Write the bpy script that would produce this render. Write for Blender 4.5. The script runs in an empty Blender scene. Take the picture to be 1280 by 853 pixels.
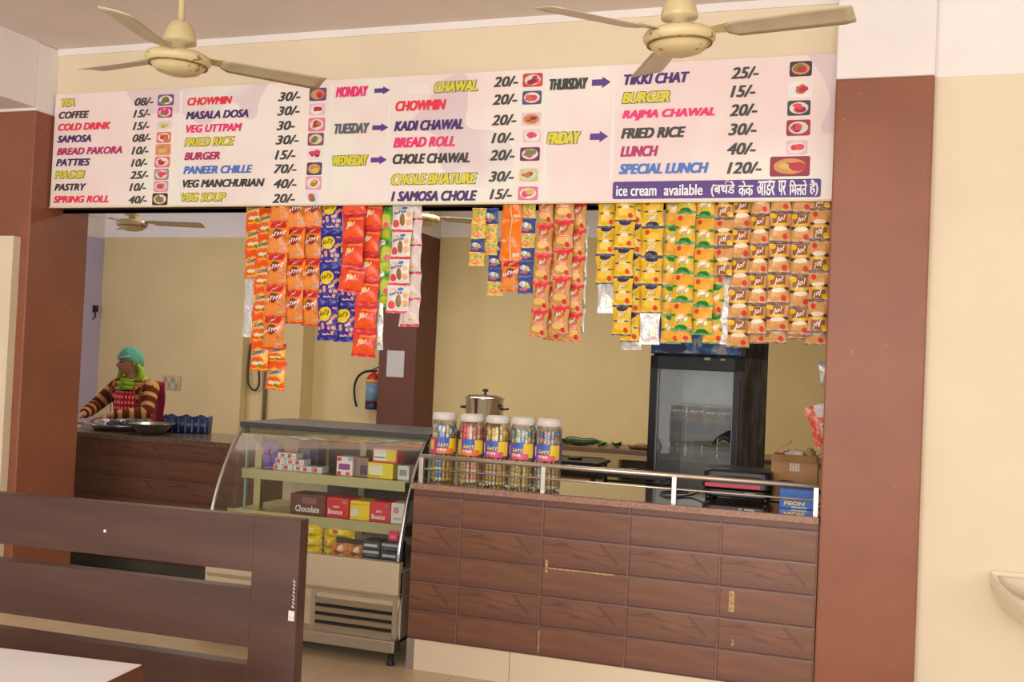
import bpy, bmesh, math, random
from mathutils import Vector, Matrix
random.seed(7)
scn = bpy.context.scene
COL = scn.collection

# ------------------------------------------------------------------ camera
CAM_F, CAM_YAW, CAM_PITCH, CAM_ROLL = 1295.48, 0.3291, 0.0222, -0.0439
CAM_LOC = (1.981, -5.097, 1.644)
cam_data = bpy.data.cameras.new('camera')
cam_data.sensor_width = 36.0
cam_data.lens = CAM_F * 36.0 / 1280.0
cam_data.clip_start = 0.02
cam = bpy.data.objects.new('camera', cam_data)
COL.objects.link(cam)
Rz = Matrix.Rotation(CAM_YAW, 3, 'Z')
Rx = Matrix.Rotation(CAM_PITCH, 3, 'X')
Ry = Matrix.Rotation(CAM_ROLL, 3, 'Y')
M3 = Rz @ Rx @ Ry
right, fwd, up = M3.col[0], M3.col[1], M3.col[2]
M4 = Matrix.Identity(4)
for i in range(3):
    M4[i][0] = right[i]; M4[i][1] = up[i]; M4[i][2] = -fwd[i]; M4[i][3] = CAM_LOC[i]
cam.matrix_world = M4
scn.camera = cam

# ------------------------------------------------------------------ world and light
scn.view_settings.view_transform = 'Standard'
scn.view_settings.look = 'None'
scn.view_settings.exposure = 0.0
scn.view_settings.gamma = 1.0
scn.view_settings.use_curve_mapping = False
world = bpy.data.worlds.new('daylight')
scn.world = world
world.use_nodes = True
bg = world.node_tree.nodes['Background']
bg.inputs['Color'].default_value = (1.0, 0.98, 0.95, 1)
bg.inputs['Strength'].default_value = 0.62

def area(name, loc, target, sx, sy, power, col):
    l = bpy.data.lights.new(name, 'AREA')
    l.shape = 'RECTANGLE'; l.size = sx; l.size_y = sy; l.energy = power; l.color = col
    o = bpy.data.objects.new(name, l); COL.objects.link(o)
    o.location = loc
    d = Vector(target) - Vector(loc)
    o.rotation_euler = d.to_track_quat('-Z', 'Y').to_euler()
    return o
area('hall_window_daylight', (0.5, -8.6, 2.0), (0.2, 0, 1.7), 7.0, 2.6, 395, (1.0, 0.965, 0.92))
area('hall_right_window_daylight', (5.8, -4.5, 2.0), (0.5, 0, 1.6), 3.0, 2.2, 40, (1.0, 0.965, 0.92))
area('kitchen_side_daylight', (-6.9, 1.2, 2.2), (-6.8, 5.0, 1.6), 1.6, 1.6, 45, (0.85, 0.88, 1.0))
area('kitchen_fill_light', (-1.6, 2.9, 3.45), (-1.6, 3.2, 0), 4.5, 0.5, 95, (1.0, 0.96, 0.88))  # added area light to brighten the kitchen, no visible fixture

# ------------------------------------------------------------------ material helpers
def lin(c):
    out = []
    for v in c[:3]:
        v = v / 255.0
        out.append(v / 12.92 if v <= 0.04045 else ((v + 0.055) / 1.055) ** 2.4)
    return (out[0], out[1], out[2], 1.0)

class NT:
    def __init__(self, name):
        self.m = bpy.data.materials.new(name); self.m.use_nodes = True
        self.t = self.m.node_tree
        self.b = self.t.nodes['Principled BSDF']
    def n(self, typ, **kw):
        nd = self.t.nodes.new(typ)
        for k, v in kw.items(): setattr(nd, k, v)
        return nd
    def put(self, sock, v):
        if hasattr(v, 'is_linked') or isinstance(v, bpy.types.NodeSocket): self.t.links.new(v, sock)
        else: sock.default_value = v
    def math(self, op, a, b=None, c=None, clamp=False):
        nd = self.n('ShaderNodeMath', operation=op, use_clamp=clamp)
        self.put(nd.inputs[0], a)
        if b is not None: self.put(nd.inputs[1], b)
        if c is not None: self.put(nd.inputs[2], c)
        return nd.outputs[0]
    def vmath(self, op, a, b=None, c=None):
        nd = self.n('ShaderNodeVectorMath', operation=op)
        self.put(nd.inputs[0], a)
        if b is not None: self.put(nd.inputs[1], b)
        if c is not None: self.put(nd.inputs[2], c)
        return nd.outputs['Value'] if op in ('LENGTH', 'DISTANCE', 'DOT_PRODUCT') else nd.outputs[0]
    def mix(self, f, a, b):
        nd = self.n('ShaderNodeMix', data_type='RGBA')
        self.put(nd.inputs[0], f); self.put(nd.inputs[6], a); self.put(nd.inputs[7], b)
        return nd.outputs[2]
    def noise(self, scale, detail=3.0, rough=0.55, vec=None, out='Fac'):
        nd = self.n('ShaderNodeTexNoise')
        nd.inputs['Scale'].default_value = scale; nd.inputs['Detail'].default_value = detail
        nd.inputs['Roughness'].default_value = rough
        if vec is not None: self.put(nd.inputs['Vector'], vec)
        return nd.outputs[out]
    def coord(self, which='Object'):
        return self.n('ShaderNodeTexCoord').outputs[which]
    def ramp(self, f, stops):
        nd = self.n('ShaderNodeValToRGB')
        e = nd.color_ramp.elements
        while len(e) < len(stops): e.new(0.5)
        for i, (p, c) in enumerate(stops): e[i].position = p; e[i].color = c
        self.put(nd.inputs[0], f)
        return nd.outputs[0]
    def bump(self, h, strength=0.2, dist=0.01):
        nd = self.n('ShaderNodeBump')
        nd.inputs['Strength'].default_value = strength; nd.inputs['Distance'].default_value = dist
        self.put(nd.inputs['Height'], h)
        self.t.links.new(nd.outputs[0], self.b.inputs['Normal'])
    def col(self, c): self.put(self.b.inputs['Base Color'], c)
    def setp(self, rough=0.5, metal=0.0, spec=0.5):
        self.b.inputs['Roughness'].default_value = rough
        self.b.inputs['Metallic'].default_value = metal
        self.b.inputs['Specular IOR Level'].default_value = spec

MATS = {}
def plain(name, c, rough=0.5, metal=0.0, var=0.06, scale=9.0, spec=0.5, bump=0.0):
    """a one-colour material with a little procedural unevenness"""
    if name in MATS: return MATS[name]
    k = NT(name); k.setp(rough, metal, spec)
    c = lin(c)
    if var > 0:
        f = k.noise(scale, 4.0, vec=k.coord('Object'))
        lo = tuple(max(0, v * (1 - 2 * var)) for v in c[:3]) + (1,)
        hi = tuple(min(1, v * (1 + 1.2 * var)) for v in c[:3]) + (1,)
        k.col(k.ramp(f, [(0.3, lo), (0.7, hi)]))
        if bump > 0: k.bump(f, bump, 0.005)
    else: k.col(c)
    MATS[name] = k.m
    return k.m

def glass_mat(name, tint, gloss=0.12, rough=0.02):
    k = NT(name)
    tr = k.n('ShaderNodeBsdfTransparent'); tr.inputs[0].default_value = tint
    gl = k.n('ShaderNodeBsdfGlossy'); gl.inputs['Roughness'].default_value = rough
    fr = k.n('ShaderNodeFresnel'); fr.inputs[0].default_value = 1.45
    f = k.math('MULTIPLY_ADD', fr.outputs[0], 0.7, gloss, clamp=True)
    mx = k.n('ShaderNodeMixShader')
    k.put(mx.inputs[0], f)
    k.t.links.new(tr.outputs[0], mx.inputs[1]); k.t.links.new(gl.outputs[0], mx.inputs[2])
    k.t.links.new(mx.outputs[0], k.t.nodes['Material Output'].inputs[0])
    k.t.nodes.remove(k.b)
    return k.m

def wall_paint(name, c, var=0.03):
    k = NT(name); k.setp(0.62, 0, 0.25)
    f = k.noise(1.7, 5.0, vec=k.coord('Object'))
    g = k.noise(60.0, 2.0, vec=k.coord('Object'))
    c = lin(c)
    lo = tuple(v * (1 - var * 2) for v in c[:3]) + (1,); hi = tuple(min(1, v * (1 + var)) for v in c[:3]) + (1,)
    k.col(k.ramp(f, [(0.3, lo), (0.7, hi)]))
    k.bump(g, 0.05, 0.004)
    return k.m

def brown_paint():
    k = NT('brown_enamel_paint'); k.setp(0.42, 0, 0.4)
    v = k.coord('Object')
    f = k.noise(2.2, 5.0, vec=v)
    base = k.ramp(f, [(0.3, lin((136, 82, 59))), (0.7, lin((152, 94, 68)))])
    s = k.noise(55.0, 3.0, vec=v)
    patch = k.noise(3.0, 2.0, vec=v)
    chip = k.math('MULTIPLY', k.math('GREATER_THAN', s, 0.69), k.math('GREATER_THAN', patch, 0.56))
    k.col(k.mix(k.math('MULTIPLY', chip, 0.55), base, lin((205, 170, 150))))
    k.bump(k.noise(40, 2, vec=v), 0.05, 0.004)
    return k.m

def tile_mat(name, z0=0.1625, per=0.151, w=0.45, dark=1.0, x0=0.0):
    """printed wood-plank wall tiles with grooves and thin pale grout"""
    k = NT(name); k.setp(0.38, 0, 0.45)
    sep = k.n('ShaderNodeSeparateXYZ'); k.put(sep.inputs[0], k.coord('Object'))
    x = k.math('SUBTRACT', sep.outputs[0], x0); z = sep.outputs[2]
    u = k.math('FRACT', k.math('DIVIDE', x, w))
    r = k.math('DIVIDE', k.math('SUBTRACT', z, z0), per)
    v = k.math('FRACT', r)
    v2 = k.math('FRACT', k.math('DIVIDE', r, 2.0))
    cmb = k.n('ShaderNodeCombineXYZ')
    k.put(cmb.inputs[0], k.math('MULTIPLY', u, 1.3)); k.put(cmb.inputs[1], k.math('MULTIPLY', v2, 5.0)); cmb.inputs[2].default_value = 3.3
    f = k.noise(1.6, 5.0, 0.6, cmb.outputs[0])
    a = k.ramp(f, [(0.25, lin((112, 75, 57))), (0.55, lin((129, 86, 66))), (0.8, lin((139, 96, 74)))])
    even = k.math('GREATER_THAN', v2, 0.5)
    nz = k.math('MULTIPLY', k.math('SUBTRACT', k.noise(1.3, 2, 0.5, cmb.outputs[0]), 0.5), 0.5)
    def curve(fv, wd):
        return k.math('LESS_THAN', k.math('ABSOLUTE', k.math('SUBTRACT', k.math('SUBTRACT', v, nz), fv)), wd)
    c1 = k.math('MULTIPLY_ADD', k.math('SINE', k.math('MULTIPLY', u, 7.0)), 0.08, 0.74)
    c2 = k.math('MULTIPLY_ADD', k.math('SINE', k.math('MULTIPLY_ADD', u, 4.2, 0.6)), 0.16, 0.36)
    dg = k.math('MULTIPLY_ADD', u, -3.0, 2.98)
    um = k.math('MULTIPLY', k.math('GREATER_THAN', u, 0.68), k.math('LESS_THAN', u, 0.885))
    streak = k.math('MULTIPLY', k.math('LESS_THAN', k.math('ABSOLUTE', k.math('SUBTRACT', v, dg)), 0.07), um)
    fig = k.math('MAXIMUM', streak, k.math('MULTIPLY', k.math('MAXIMUM', curve(c1, 0.022), curve(c2, 0.03)), k.math('LESS_THAN', u, 0.8)))
    c = k.mix(k.math('MULTIPLY', k.math('MULTIPLY', fig, even), 0.5), a, lin((88, 54, 44)))
    low = k.math('MULTIPLY', k.math('DIVIDE', k.math('SUBTRACT', 0.34, v), 0.16, clamp=True), 0.55)
    c = k.mix(low, c, lin((98, 64, 56)))
    # dark bevel next to each plank edge, thin pale line in the joint
    dv = k.math('MULTIPLY', k.math('MINIMUM', v, k.math('SUBTRACT', 1.0, v)), per)
    du = k.math('MULTIPLY', k.math('MINIMUM', u, k.math('SUBTRACT', 1.0, u)), w)
    gv = k.math('LESS_THAN', dv, 0.011); gu = k.math('LESS_THAN', du, 0.010)
    c = k.mix(k.math('MULTIPLY', k.math('MAXIMUM', gv, gu), 0.45), c, lin((84, 54, 46)))
    odd = k.math('LESS_THAN', k.math('MINIMUM', v2, k.math('SUBTRACT', 1.0, v2)), 0.25)
    lv = k.math('LESS_THAN', dv, 0.0016); lu = k.math('LESS_THAN', du, 0.0014)
    lv = k.math('MULTIPLY', lv, k.math('MULTIPLY_ADD', odd, 0.5, 0.3))
    line = k.math('MAXIMUM', lv, k.math('MULTIPLY', lu, 0.7))
    c = k.mix(k.math('MULTIPLY', line, 0.6), c, lin((176, 150, 138)))
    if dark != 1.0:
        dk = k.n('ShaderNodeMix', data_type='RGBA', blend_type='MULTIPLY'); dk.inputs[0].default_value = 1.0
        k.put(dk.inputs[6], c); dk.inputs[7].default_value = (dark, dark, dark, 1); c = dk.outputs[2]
    k.col(c)
    h = k.math('MINIMUM', k.math('DIVIDE', dv, 0.011, clamp=True), k.math('DIVIDE', du, 0.010, clamp=True))
    k.bump(h, 0.35, 0.004)
    return k.m

def granite_mat(name, a, b, c, rough=0.12):
    k = NT(name); k.setp(rough, 0, 0.6)
    if rough < 0.15: k.b.inputs['Coat Weight'].default_value = 1.0; k.b.inputs['Coat Roughness'].default_value = 0.04; k.b.inputs['Coat IOR'].default_value = 1.9
    v = k.coord('Object')
    f = k.noise(120, 4, 0.7, v); g = k.noise(35, 3, 0.6, v)
    c1 = k.ramp(f, [(0.35, lin(a)), (0.55, lin(b)), (0.72, lin(c))])
    k.col(k.mix(k.math('MULTIPLY', k.math('GREATER_THAN', g, 0.58), 0.5), c1, lin(a)))
    return k.m

def floor_mat():
    k = NT('cream_marble_floor'); k.setp(0.28, 0, 0.4)
    v = k.coord('Object')
    sep = k.n('ShaderNodeSeparateXYZ'); k.put(sep.inputs[0], v)
    f = k.noise(1.5, 6, 0.65, v)
    c = k.ramp(f, [(0.3, lin((196, 174, 142))), (0.55, lin((212, 192, 160))), (0.75, lin((220, 202, 172)))])
    def joint(s):
        q = k.math('FRACT', k.math('DIVIDE', s, 0.6))
        return k.math('LESS_THAN', k.math('MINIMUM', q, k.math('SUBTRACT', 1.0, q)), 0.004)
    c = k.mix(k.math('MULTIPLY', k.math('MAXIMUM', joint(sep.outputs[0]), joint(sep.outputs[1])), 0.6), c, lin((120, 104, 84)))
    k.col(c)
    return k.m

def steel_mat(name, c=(190, 185, 175), rough=0.28, metal=0.9):
    k = NT(name); k.setp(rough, metal)
    v = k.coord('Object')
    mp = k.n('ShaderNodeMapping'); mp.inputs['Scale'].default_value = (2, 2, 90); k.put(mp.inputs[0], v)
    f = k.noise(6, 3, 0.6, mp.outputs[0])
    cc = lin(c)
    k.col(k.ramp(f, [(0.3, tuple(x * 0.85 for x in cc[:3]) + (1,)), (0.7, cc)]))
    return k.m

def laminate_mat(name, a, b, sx=1.0, sz=18.0, rough=0.35):
    k = NT(name); k.setp(rough, 0, 0.4)
    mp = k.n('ShaderNodeMapping'); mp.inputs['Scale'].default_value = (sx, 6.0, sz); k.put(mp.inputs[0], k.coord('Object'))
    f = k.noise(2.2, 5, 0.6, mp.outputs[0])
    k.col(k.ramp(f, [(0.25, lin(a)), (0.75, lin(b))]))
    return k.m

def print_mat(name, base, layers, rough=0.3, wob=0.0, metal=0.0, wscale=5.0, spec=0.5):
    """flat printing on foil: ellipses and rectangles in UV space"""
    k = NT(name); k.setp(rough, metal, spec)
    uv = k.n('ShaderNodeTexCoord').outputs['UV']
    if wob > 0:
        nz = k.noise(wscale, 2, 0.5, uv, 'Color')
        uv = k.vmath('ADD', uv, k.vmath('SCALE', k.vmath('SUBTRACT', nz, (0.5, 0.5, 0.5)), None))
        sc = uv.node.inputs[1].links[0].from_node
        sc.inputs['Scale'].default_value = wob
    c = lin(base)
    for L in layers:
        if L[0] == 'dots':          # scattered round pieces
            _, u0, u1, v0, v1, scale, thr, colr = L
            vo = k.n('ShaderNodeTexVoronoi', voronoi_dimensions='2D'); vo.inputs['Scale'].default_value = 1.0
            k.put(vo.inputs['Vector'], k.vmath('MULTIPLY', uv, (scale * 0.62, scale, 1)))
            m = k.math('LESS_THAN', vo.outputs['Distance'], thr)
            cx, cy, hx, hy = (u0 + u1) / 2, (v0 + v1) / 2, (u1 - u0) / 2, (v1 - v0) / 2
            t = k.vmath('ABSOLUTE', k.vmath('MULTIPLY_ADD', uv, (1 / hx, 1 / hy, 0), (-cx / hx, -cy / hy, 0)))
            sp = k.n('ShaderNodeSeparateXYZ'); k.put(sp.inputs[0], t)
            m = k.math('MULTIPLY', m, k.math('LESS_THAN', k.math('MAXIMUM', sp.outputs[0], sp.outputs[1]), 1.0))
            c = k.mix(m, c, lin(colr)); continue
        if L[0] == 'nz':            # soft mottling
            _, scale, lo, hi, amt, colr = L
            f = k.noise(scale, 3, 0.6, uv)
            m = k.math('MULTIPLY', k.math('DIVIDE', k.math('SUBTRACT', f, lo), hi - lo, clamp=True), amt)
            c = k.mix(m, c, lin(colr)); continue
        kind, a, b, d, e, colr = L[:6]
        if kind == 'e': cx, cy, hx, hy = a, b, d, e
        else: cx, cy, hx, hy = (a + b) / 2, (d + e) / 2, (b - a) / 2, (e - d) / 2
        t = k.vmath('MULTIPLY_ADD', uv, (1 / hx, 1 / hy, 0), (-cx / hx, -cy / hy, 0))
        if kind == 'e': m = k.math('LESS_THAN', k.vmath('LENGTH', t), 1.0)
        else:
            sp = k.n('ShaderNodeSeparateXYZ'); k.put(sp.inputs[0], k.vmath('ABSOLUTE', t))
            m = k.math('LESS_THAN', k.math('MAXIMUM', sp.outputs[0], sp.outputs[1]), 1.0)
        if len(L) > 6: m = k.math('MULTIPLY', m, L[6])
        c = k.mix(m, c, lin(colr))
    k.col(c)
    k.bump(k.noise(9, 2, 0.5, k.n('ShaderNodeTexCoord').outputs['UV']), 0.16, 0.02)
    MATS[name] = k.m
    return k.m

# ------------------------------------------------------------------ mesh helpers
class MB:
    """collects shapes and links them as ONE mesh object"""
    def __init__(self):
        self.v = []; self.f = []; self.mi = []; self.sm = []; self.uv = {}
    def add(self, vs, fs, mi=0, smooth=False):
        o = len(self.v); self.v += [tuple(p) for p in vs]
        for f in fs:
            self.f.append(tuple(i + o for i in f)); self.mi.append(mi); self.sm.append(smooth)
        return o
    def box(self, x0, x1, y0, y1, z0, z1, mi=0):
        vs = [(x, y, z) for z in (z0, z1) for y in (y0, y1) for x in (x0, x1)]
        self.add(vs, [(0, 2, 3, 1), (4, 5, 7, 6), (0, 1, 5, 4), (2, 6, 7, 3), (0, 4, 6, 2), (1, 3, 7, 5)], mi)
    def obox(self, c, a, b, d, mi=0):
        """box about c with half-vectors a, b, d"""
        c, a, b, d = Vector(c), Vector(a), Vector(b), Vector(d)
        vs = [c + sx * a + sy * b + sz * d for sz in (-1, 1) for sy in (-1, 1) for sx in (-1, 1)]
        self.add(vs, [(0, 2, 3, 1), (4, 5, 7, 6), (0, 1, 5, 4), (2, 6, 7, 3), (0, 4, 6, 2), (1, 3, 7, 5)], mi)
    def bar(self, p, q, w, h, mi=0):
        p, q = Vector(p), Vector(q); d = (q - p); L = d.length; d.normalize()
        s = d.cross(Vector((0, 0, 1)))
        if s.length < 1e-4: s = Vector((1, 0, 0))
        s.normalize(); t = s.cross(d)
        self.obox((p + q) / 2, d * L / 2, s * w / 2, t * h / 2, mi)
    def tube(self, pts, r, n=10, mi=0, cap=True, smooth=True):
        pts = [Vector(p) for p in pts]; N = len(pts)
        rr = r if isinstance(r, (list, tuple)) else [r] * N
        rings = []; prev = None
        for i, p in enumerate(pts):
            d = (pts[min(i + 1, N - 1)] - pts[max(i - 1, 0)]).normalized()
            if prev is None:
                s = d.cross(Vector((0, 0, 1)))
                if s.length < 1e-3: s = d.cross(Vector((0, 1, 0)))
            else: s = prev - d * prev.dot(d)
            s.normalize(); prev = s; t = d.cross(s)
            rings.append([p + rr[i] * (math.cos(2 * math.pi * j / n) * s + math.sin(2 * math.pi * j / n) * t) for j in range(n)])
        vs = [q for rg in rings for q in rg]
        fs = [(i * n + j, i * n + (j + 1) % n, (i + 1) * n + (j + 1) % n, (i + 1) * n + j) for i in range(N - 1) for j in range(n)]
        if cap: fs += [tuple(reversed(range(n))), tuple((N - 1) * n + j for j in range(n))]
        self.add(vs, fs, mi, smooth)
    def lathe(self, prof, c=(0, 0, 0), n=24, mi=0, smooth=True, ax=None):
        """prof: (radius, height) pairs turned about the vertical through c"""
        c = Vector(c); vs = []; fs = []
        for r, h in prof:
            for j in range(n):
                a = 2 * math.pi * j / n
                p = Vector((r * math.cos(a), r * math.sin(a), h))
                if ax is not None: p = ax @ p
                vs.append(c + p)
        for i in range(len(prof) - 1):
            for j in range(n):
                fs.append((i * n + j, i * n + (j + 1) % n, (i + 1) * n + (j + 1) % n, (i + 1) * n + j))
        if prof[0][0] > 1e-6: fs.append(tuple(reversed(range(n))))
        if prof[-1][0] > 1e-6: fs.append(tuple((len(prof) - 1) * n + j for j in range(n)))
        self.add(vs, fs, mi, smooth)
    def prism(self, poly, a0, a1, axis='x', mi=0):
        """poly: 2-D outline; axis x -> (y,z), y -> (x,z), z -> (x,y)"""
        def P(p, t):
            return (t, p[0], p[1]) if axis == 'x' else ((p[0], t, p[1]) if axis == 'y' else (p[0], p[1], t))
        n = len(poly)
        vs = [P(p, a0) for p in poly] + [P(p, a1) for p in poly]
        fs = [tuple(range(n)), tuple(reversed(range(n, 2 * n)))]
        fs += [(i, i + n, (i + 1) % n + n, (i + 1) % n) for i in range(n)]
        self.add(vs, fs, mi)
    def ball(self, c, r, nu=14, nv=9, mi=0, fn=None):
        rx, ry, rz = (r, r, r) if not isinstance(r, (tuple, list)) else r
        vs = []; fs = []
        for i in range(nv + 1):
            th = math.pi * i / nv
            for j in range(nu):
                a = 2 * math.pi * j / nu
                p = Vector((math.sin(th) * math.cos(a), math.sin(th) * math.sin(a), math.cos(th)))
                k = fn(p) if fn else 1.0
                vs.append((c[0] + rx * p.x * k, c[1] + ry * p.y * k, c[2] + rz * p.z * k))
        for i in range(nv):
            for j in range(nu):
                fs.append((i * nu + j, (i + 1) * nu + j, (i + 1) * nu + (j + 1) % nu, i * nu + (j + 1) % nu))
        self.add(vs, fs, mi, True)
    def sheet(self, grid, mi=0, smooth=True, thick=None):
        """grid[i][j] of points; thick = offset vector for a second skin"""
        R, Cc = len(grid), len(grid[0])
        vs = [p for row in grid for p in row]
        fs = [(i * Cc + j, i * Cc + j + 1, (i + 1) * Cc + j + 1, (i + 1) * Cc + j) for i in range(R - 1) for j in range(Cc - 1)]
        if thick is not None:
            n0 = len(vs); t = Vector(thick)
            vs = vs + [Vector(p) + t for p in vs]
            fs = fs + [tuple(n0 + q for q in reversed(f)) for f in fs]
            rim = [j for j in range(Cc)] + [i * Cc + Cc - 1 for i in range(1, R)] + [(R - 1) * Cc + j for j in range(Cc - 2, -1, -1)] + [i * Cc for i in range(R - 2, 0, -1)]
            m = len(rim)
            fs += [(rim[q], n0 + rim[q], n0 + rim[(q + 1) % m], rim[(q + 1) % m]) for q in range(m)]
        self.add(vs, fs, mi, smooth)
    def build(self, name, mats, parent=None, origin=None, bevel=0.0, world=True, seg=2, fix=True):
        me = bpy.data.meshes.new(name)
        off = Vector((0, 0, 0))
        if parent is not None and world:
            q = parent
            while q is not None: off += Vector(q.location); q = q.parent
        elif parent is None:
            if origin is None:
                xs = [p[0] for p in self.v]; ys = [p[1] for p in self.v]; zs = [p[2] for p in self.v]
                origin = ((min(xs) + max(xs)) / 2, (min(ys) + max(ys)) / 2, min(zs))
            off = Vector(origin)
        me.from_pydata([Vector(p) - off for p in self.v], [], self.f)
        if not isinstance(mats, (list, tuple)): mats = [mats]
        for m in mats: me.materials.append(m)
        me.polygons.foreach_set('material_index', self.mi)
        me.polygons.foreach_set('use_smooth', self.sm)
        if fix:
            bm = bmesh.new(); bm.from_mesh(me); bmesh.ops.recalc_face_normals(bm, faces=bm.faces); bm.to_mesh(me); bm.free()
        me.update()
        o = bpy.data.objects.new(name, me); COL.objects.link(o)
        if parent is not None: o.parent = parent
        else: o.location = off
        if bevel > 0:
            md = o.modifiers.new('bevel', 'BEVEL'); md.width = bevel; md.segments = seg; md.limit_method = 'ANGLE'; md.angle_limit = math.radians(40)
        return o

def tag(o, label=None, cat=None, group=None, kind=None):
    if label: o['label'] = label
    if cat: o['category'] = cat
    if group: o['group'] = group
    if kind: o['kind'] = kind
    return o
def thing(name, label, cat, loc=(0, 0, 0), rotz=0.0, group=None):
    o = bpy.data.objects.new(name, None); COL.objects.link(o)
    o.empty_display_size = 0.1
    o.location = loc; o.rotation_euler = (0, 0, rotz)
    return tag(o, label, cat, group)
def struct(o, label, cat):
    return tag(o, label, cat, kind='structure')
def nest(root, child, holder):
    """hang the parts called child under the parts called holder (pairwise when there are several)"""
    base = lambda o: o.name.split('.')[0]
    cs = [o for o in root.children if base(o) == child]; hs = [o for o in root.children if base(o) == holder]
    per = max(1, -(-len(cs) // len(hs)))
    for i, c in enumerate(cs): c.parent = hs[min(i // per, len(hs) - 1)]
def copy_tree(o, parent=None):
    c = o.copy(); COL.objects.link(c); c.parent = parent
    for ch in list(o.children): copy_tree(ch, c)
    return c

_TXT = {}
def text_geo(s, shear=0.0, offset=0.0, res=3):
    """glyph outlines as flat triangles, returned as (points, faces) scaled to the unit box"""
    key = (s, shear, offset, res)
    if key in _TXT: return _TXT[key]
    cu = bpy.data.curves.new('lettering', 'FONT')
    cu.body = s; cu.shear = shear; cu.offset = offset; cu.resolution_u = res; cu.fill_mode = 'FRONT'
    o = bpy.data.objects.new('lettering', cu); COL.objects.link(o)
    dg = bpy.context.evaluated_depsgraph_get()
    me = bpy.data.meshes.new_from_object(o.evaluated_get(dg))
    vs = [tuple(v.co[:2]) for v in me.vertices]; fs = [tuple(p.vertices) for p in me.polygons]
    bpy.data.objects.remove(o); bpy.data.curves.remove(cu); bpy.data.meshes.remove(me)
    x0 = min(v[0] for v in vs); x1 = max(v[0] for v in vs); y0 = min(v[1] for v in vs); y1 = max(v[1] for v in vs)
    vs = [((v[0] - x0) / (x1 - x0), (v[1] - y0) / (y1 - y0)) for v in vs]
    _TXT[key] = (vs, fs)
    return _TXT[key]
def add_text(mb, s, fn, shear=0.0, offset=0.0, mi=0, res=3):
    """fn maps unit-box (u, v) to a 3-D point"""
    vs, fs = text_geo(s, shear, offset, res)
    mb.add([fn(u, v) for u, v in vs], fs, mi)

def add_scribble(mb, n, seed, fn, mi=0):
    """a row of small illegible letter-like strokes in the unit box"""
    rr = random.Random(seed); w = 1.0 / n
    for i in range(n):
        h = rr.uniform(0.65, 1.0); b = rr.uniform(0.0, 0.12); x = i * w; t = w * rr.uniform(0.32, 0.46)
        q = [(x, b), (x + t, b), (x + t + 0.25 * w, b + h), (x + 0.25 * w, b + h)]
        mb.add([fn(u, min(v, 1.0)) for u, v in q], [(0, 1, 2, 3)], mi)
        z = rr.choice((0.1, 0.4, 0.7)) * h + b
        q = [(x + t * 0.5, z), (x + w * 0.88, z), (x + w * 0.92, min(1, z + 0.26)), (x + t * 0.6, min(1, z + 0.26))]
        mb.add([fn(u, v) for u, v in q], [(0, 1, 2, 3)], mi)
# ------------------------------------------------------------------ shared materials
CREAM = wall_paint('cream_wall_paint', (231, 215, 187))
KITCHEN = wall_paint('yellow_kitchen_wall_paint', (222, 200, 150))
WHITE = wall_paint('white_wall_paint', (240, 233, 230))
CEIL = wall_paint('white_ceiling_paint', (228, 216, 211))
VIOLET = wall_paint('pale_violet_wall_paint', (196, 188, 222))
BROWN = brown_paint()
TILE = tile_mat('wood_look_wall_tile', x0=-0.75)
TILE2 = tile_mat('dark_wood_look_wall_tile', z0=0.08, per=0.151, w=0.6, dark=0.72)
SKIRT = wall_paint('cream_skirting_tile', (232, 214, 186))
GRANITE = granite_mat('polished_brown_granite', (70, 48, 40), (104, 74, 60), (150, 112, 92), 0.09)
GRANLIP = granite_mat('rough_granite_edge', (128, 88, 70), (168, 126, 104), (196, 160, 136), 0.5)
DKSTONE = granite_mat('dark_grey_stone', (62, 60, 52), (84, 82, 70), (106, 102, 88), 0.35)
STEEL = steel_mat('brushed_steel', (200, 192, 178), 0.26)
STEELD = steel_mat('dull_steel', (222, 206, 178), 0.45, 0.45)
CHROME = plain('chrome', (225, 225, 225), 0.08, 1.0, 0.0)
BLACK = plain('black_plastic', (22, 21, 22), 0.38, 0, 0.1)
BLACKM = plain('black_painted_metal', (20, 20, 20), 0.45, 0.2, 0.1)
FANCREAM = plain('old_cream_fan_enamel', (214, 196, 148), 0.35, 0.0, 0.06, 14)
FANBLADE = plain('cream_fan_blade_enamel', (205, 194, 168), 0.4, 0.0, 0.05, 8)
BENCHW = laminate_mat('dark_walnut_laminate', (60, 38, 33), (84, 58, 49), 0.6, 5.0, 0.32)

# ------------------------------------------------------------------ the setting
m = MB(); m.box(-10, 6.5, -9.5, 6.6, -0.12, 0.0)
struct(m.build('floor', floor_mat(), origin=(0, 0, 0)), 'cream marble tiled floor', 'floor')
m = MB(); m.box(-10, 6.5, -9.5, 6.6, 3.52, 3.66)
struct(m.build('ceiling', CEIL, origin=(0, 0, 0)), 'plain pale pinkish white ceiling', 'ceiling')

# pillar left of the counter, plain brown below, white above
m = MB(); m.box(-3.42, -2.953, 0, 0.51, 0, 3.092, 0); m.box(-3.42, -2.953, 0, 0.51, 3.092, 3.52, 1)
struct(m.build('trim_1', [BROWN, WHITE], origin=(0, 0, 0), bevel=0.008), 'brown painted square pillar left of the serving counter, white above', 'pillar')
m = MB(); m.box(1.803, 2.24, 0, 0.45, 0, 3.06, 0); m.box(1.803, 2.24, 0, 0.45, 3.06, 3.52, 1)
struct(m.build('trim_2', [BROWN, WHITE], origin=(0, 0, 0), bevel=0.008), 'brown painted square pillar right of the serving counter, white above', 'pillar')
# beam running towards the camera over the left pillar
m = MB(); m.box(-3.42, -2.953, -9.4, -0.002, 3.11, 3.52)
struct(m.build('trim_3', WHITE, origin=(0, 0, 0)), 'white ceiling beam running forward from the left pillar', 'beam')
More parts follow.
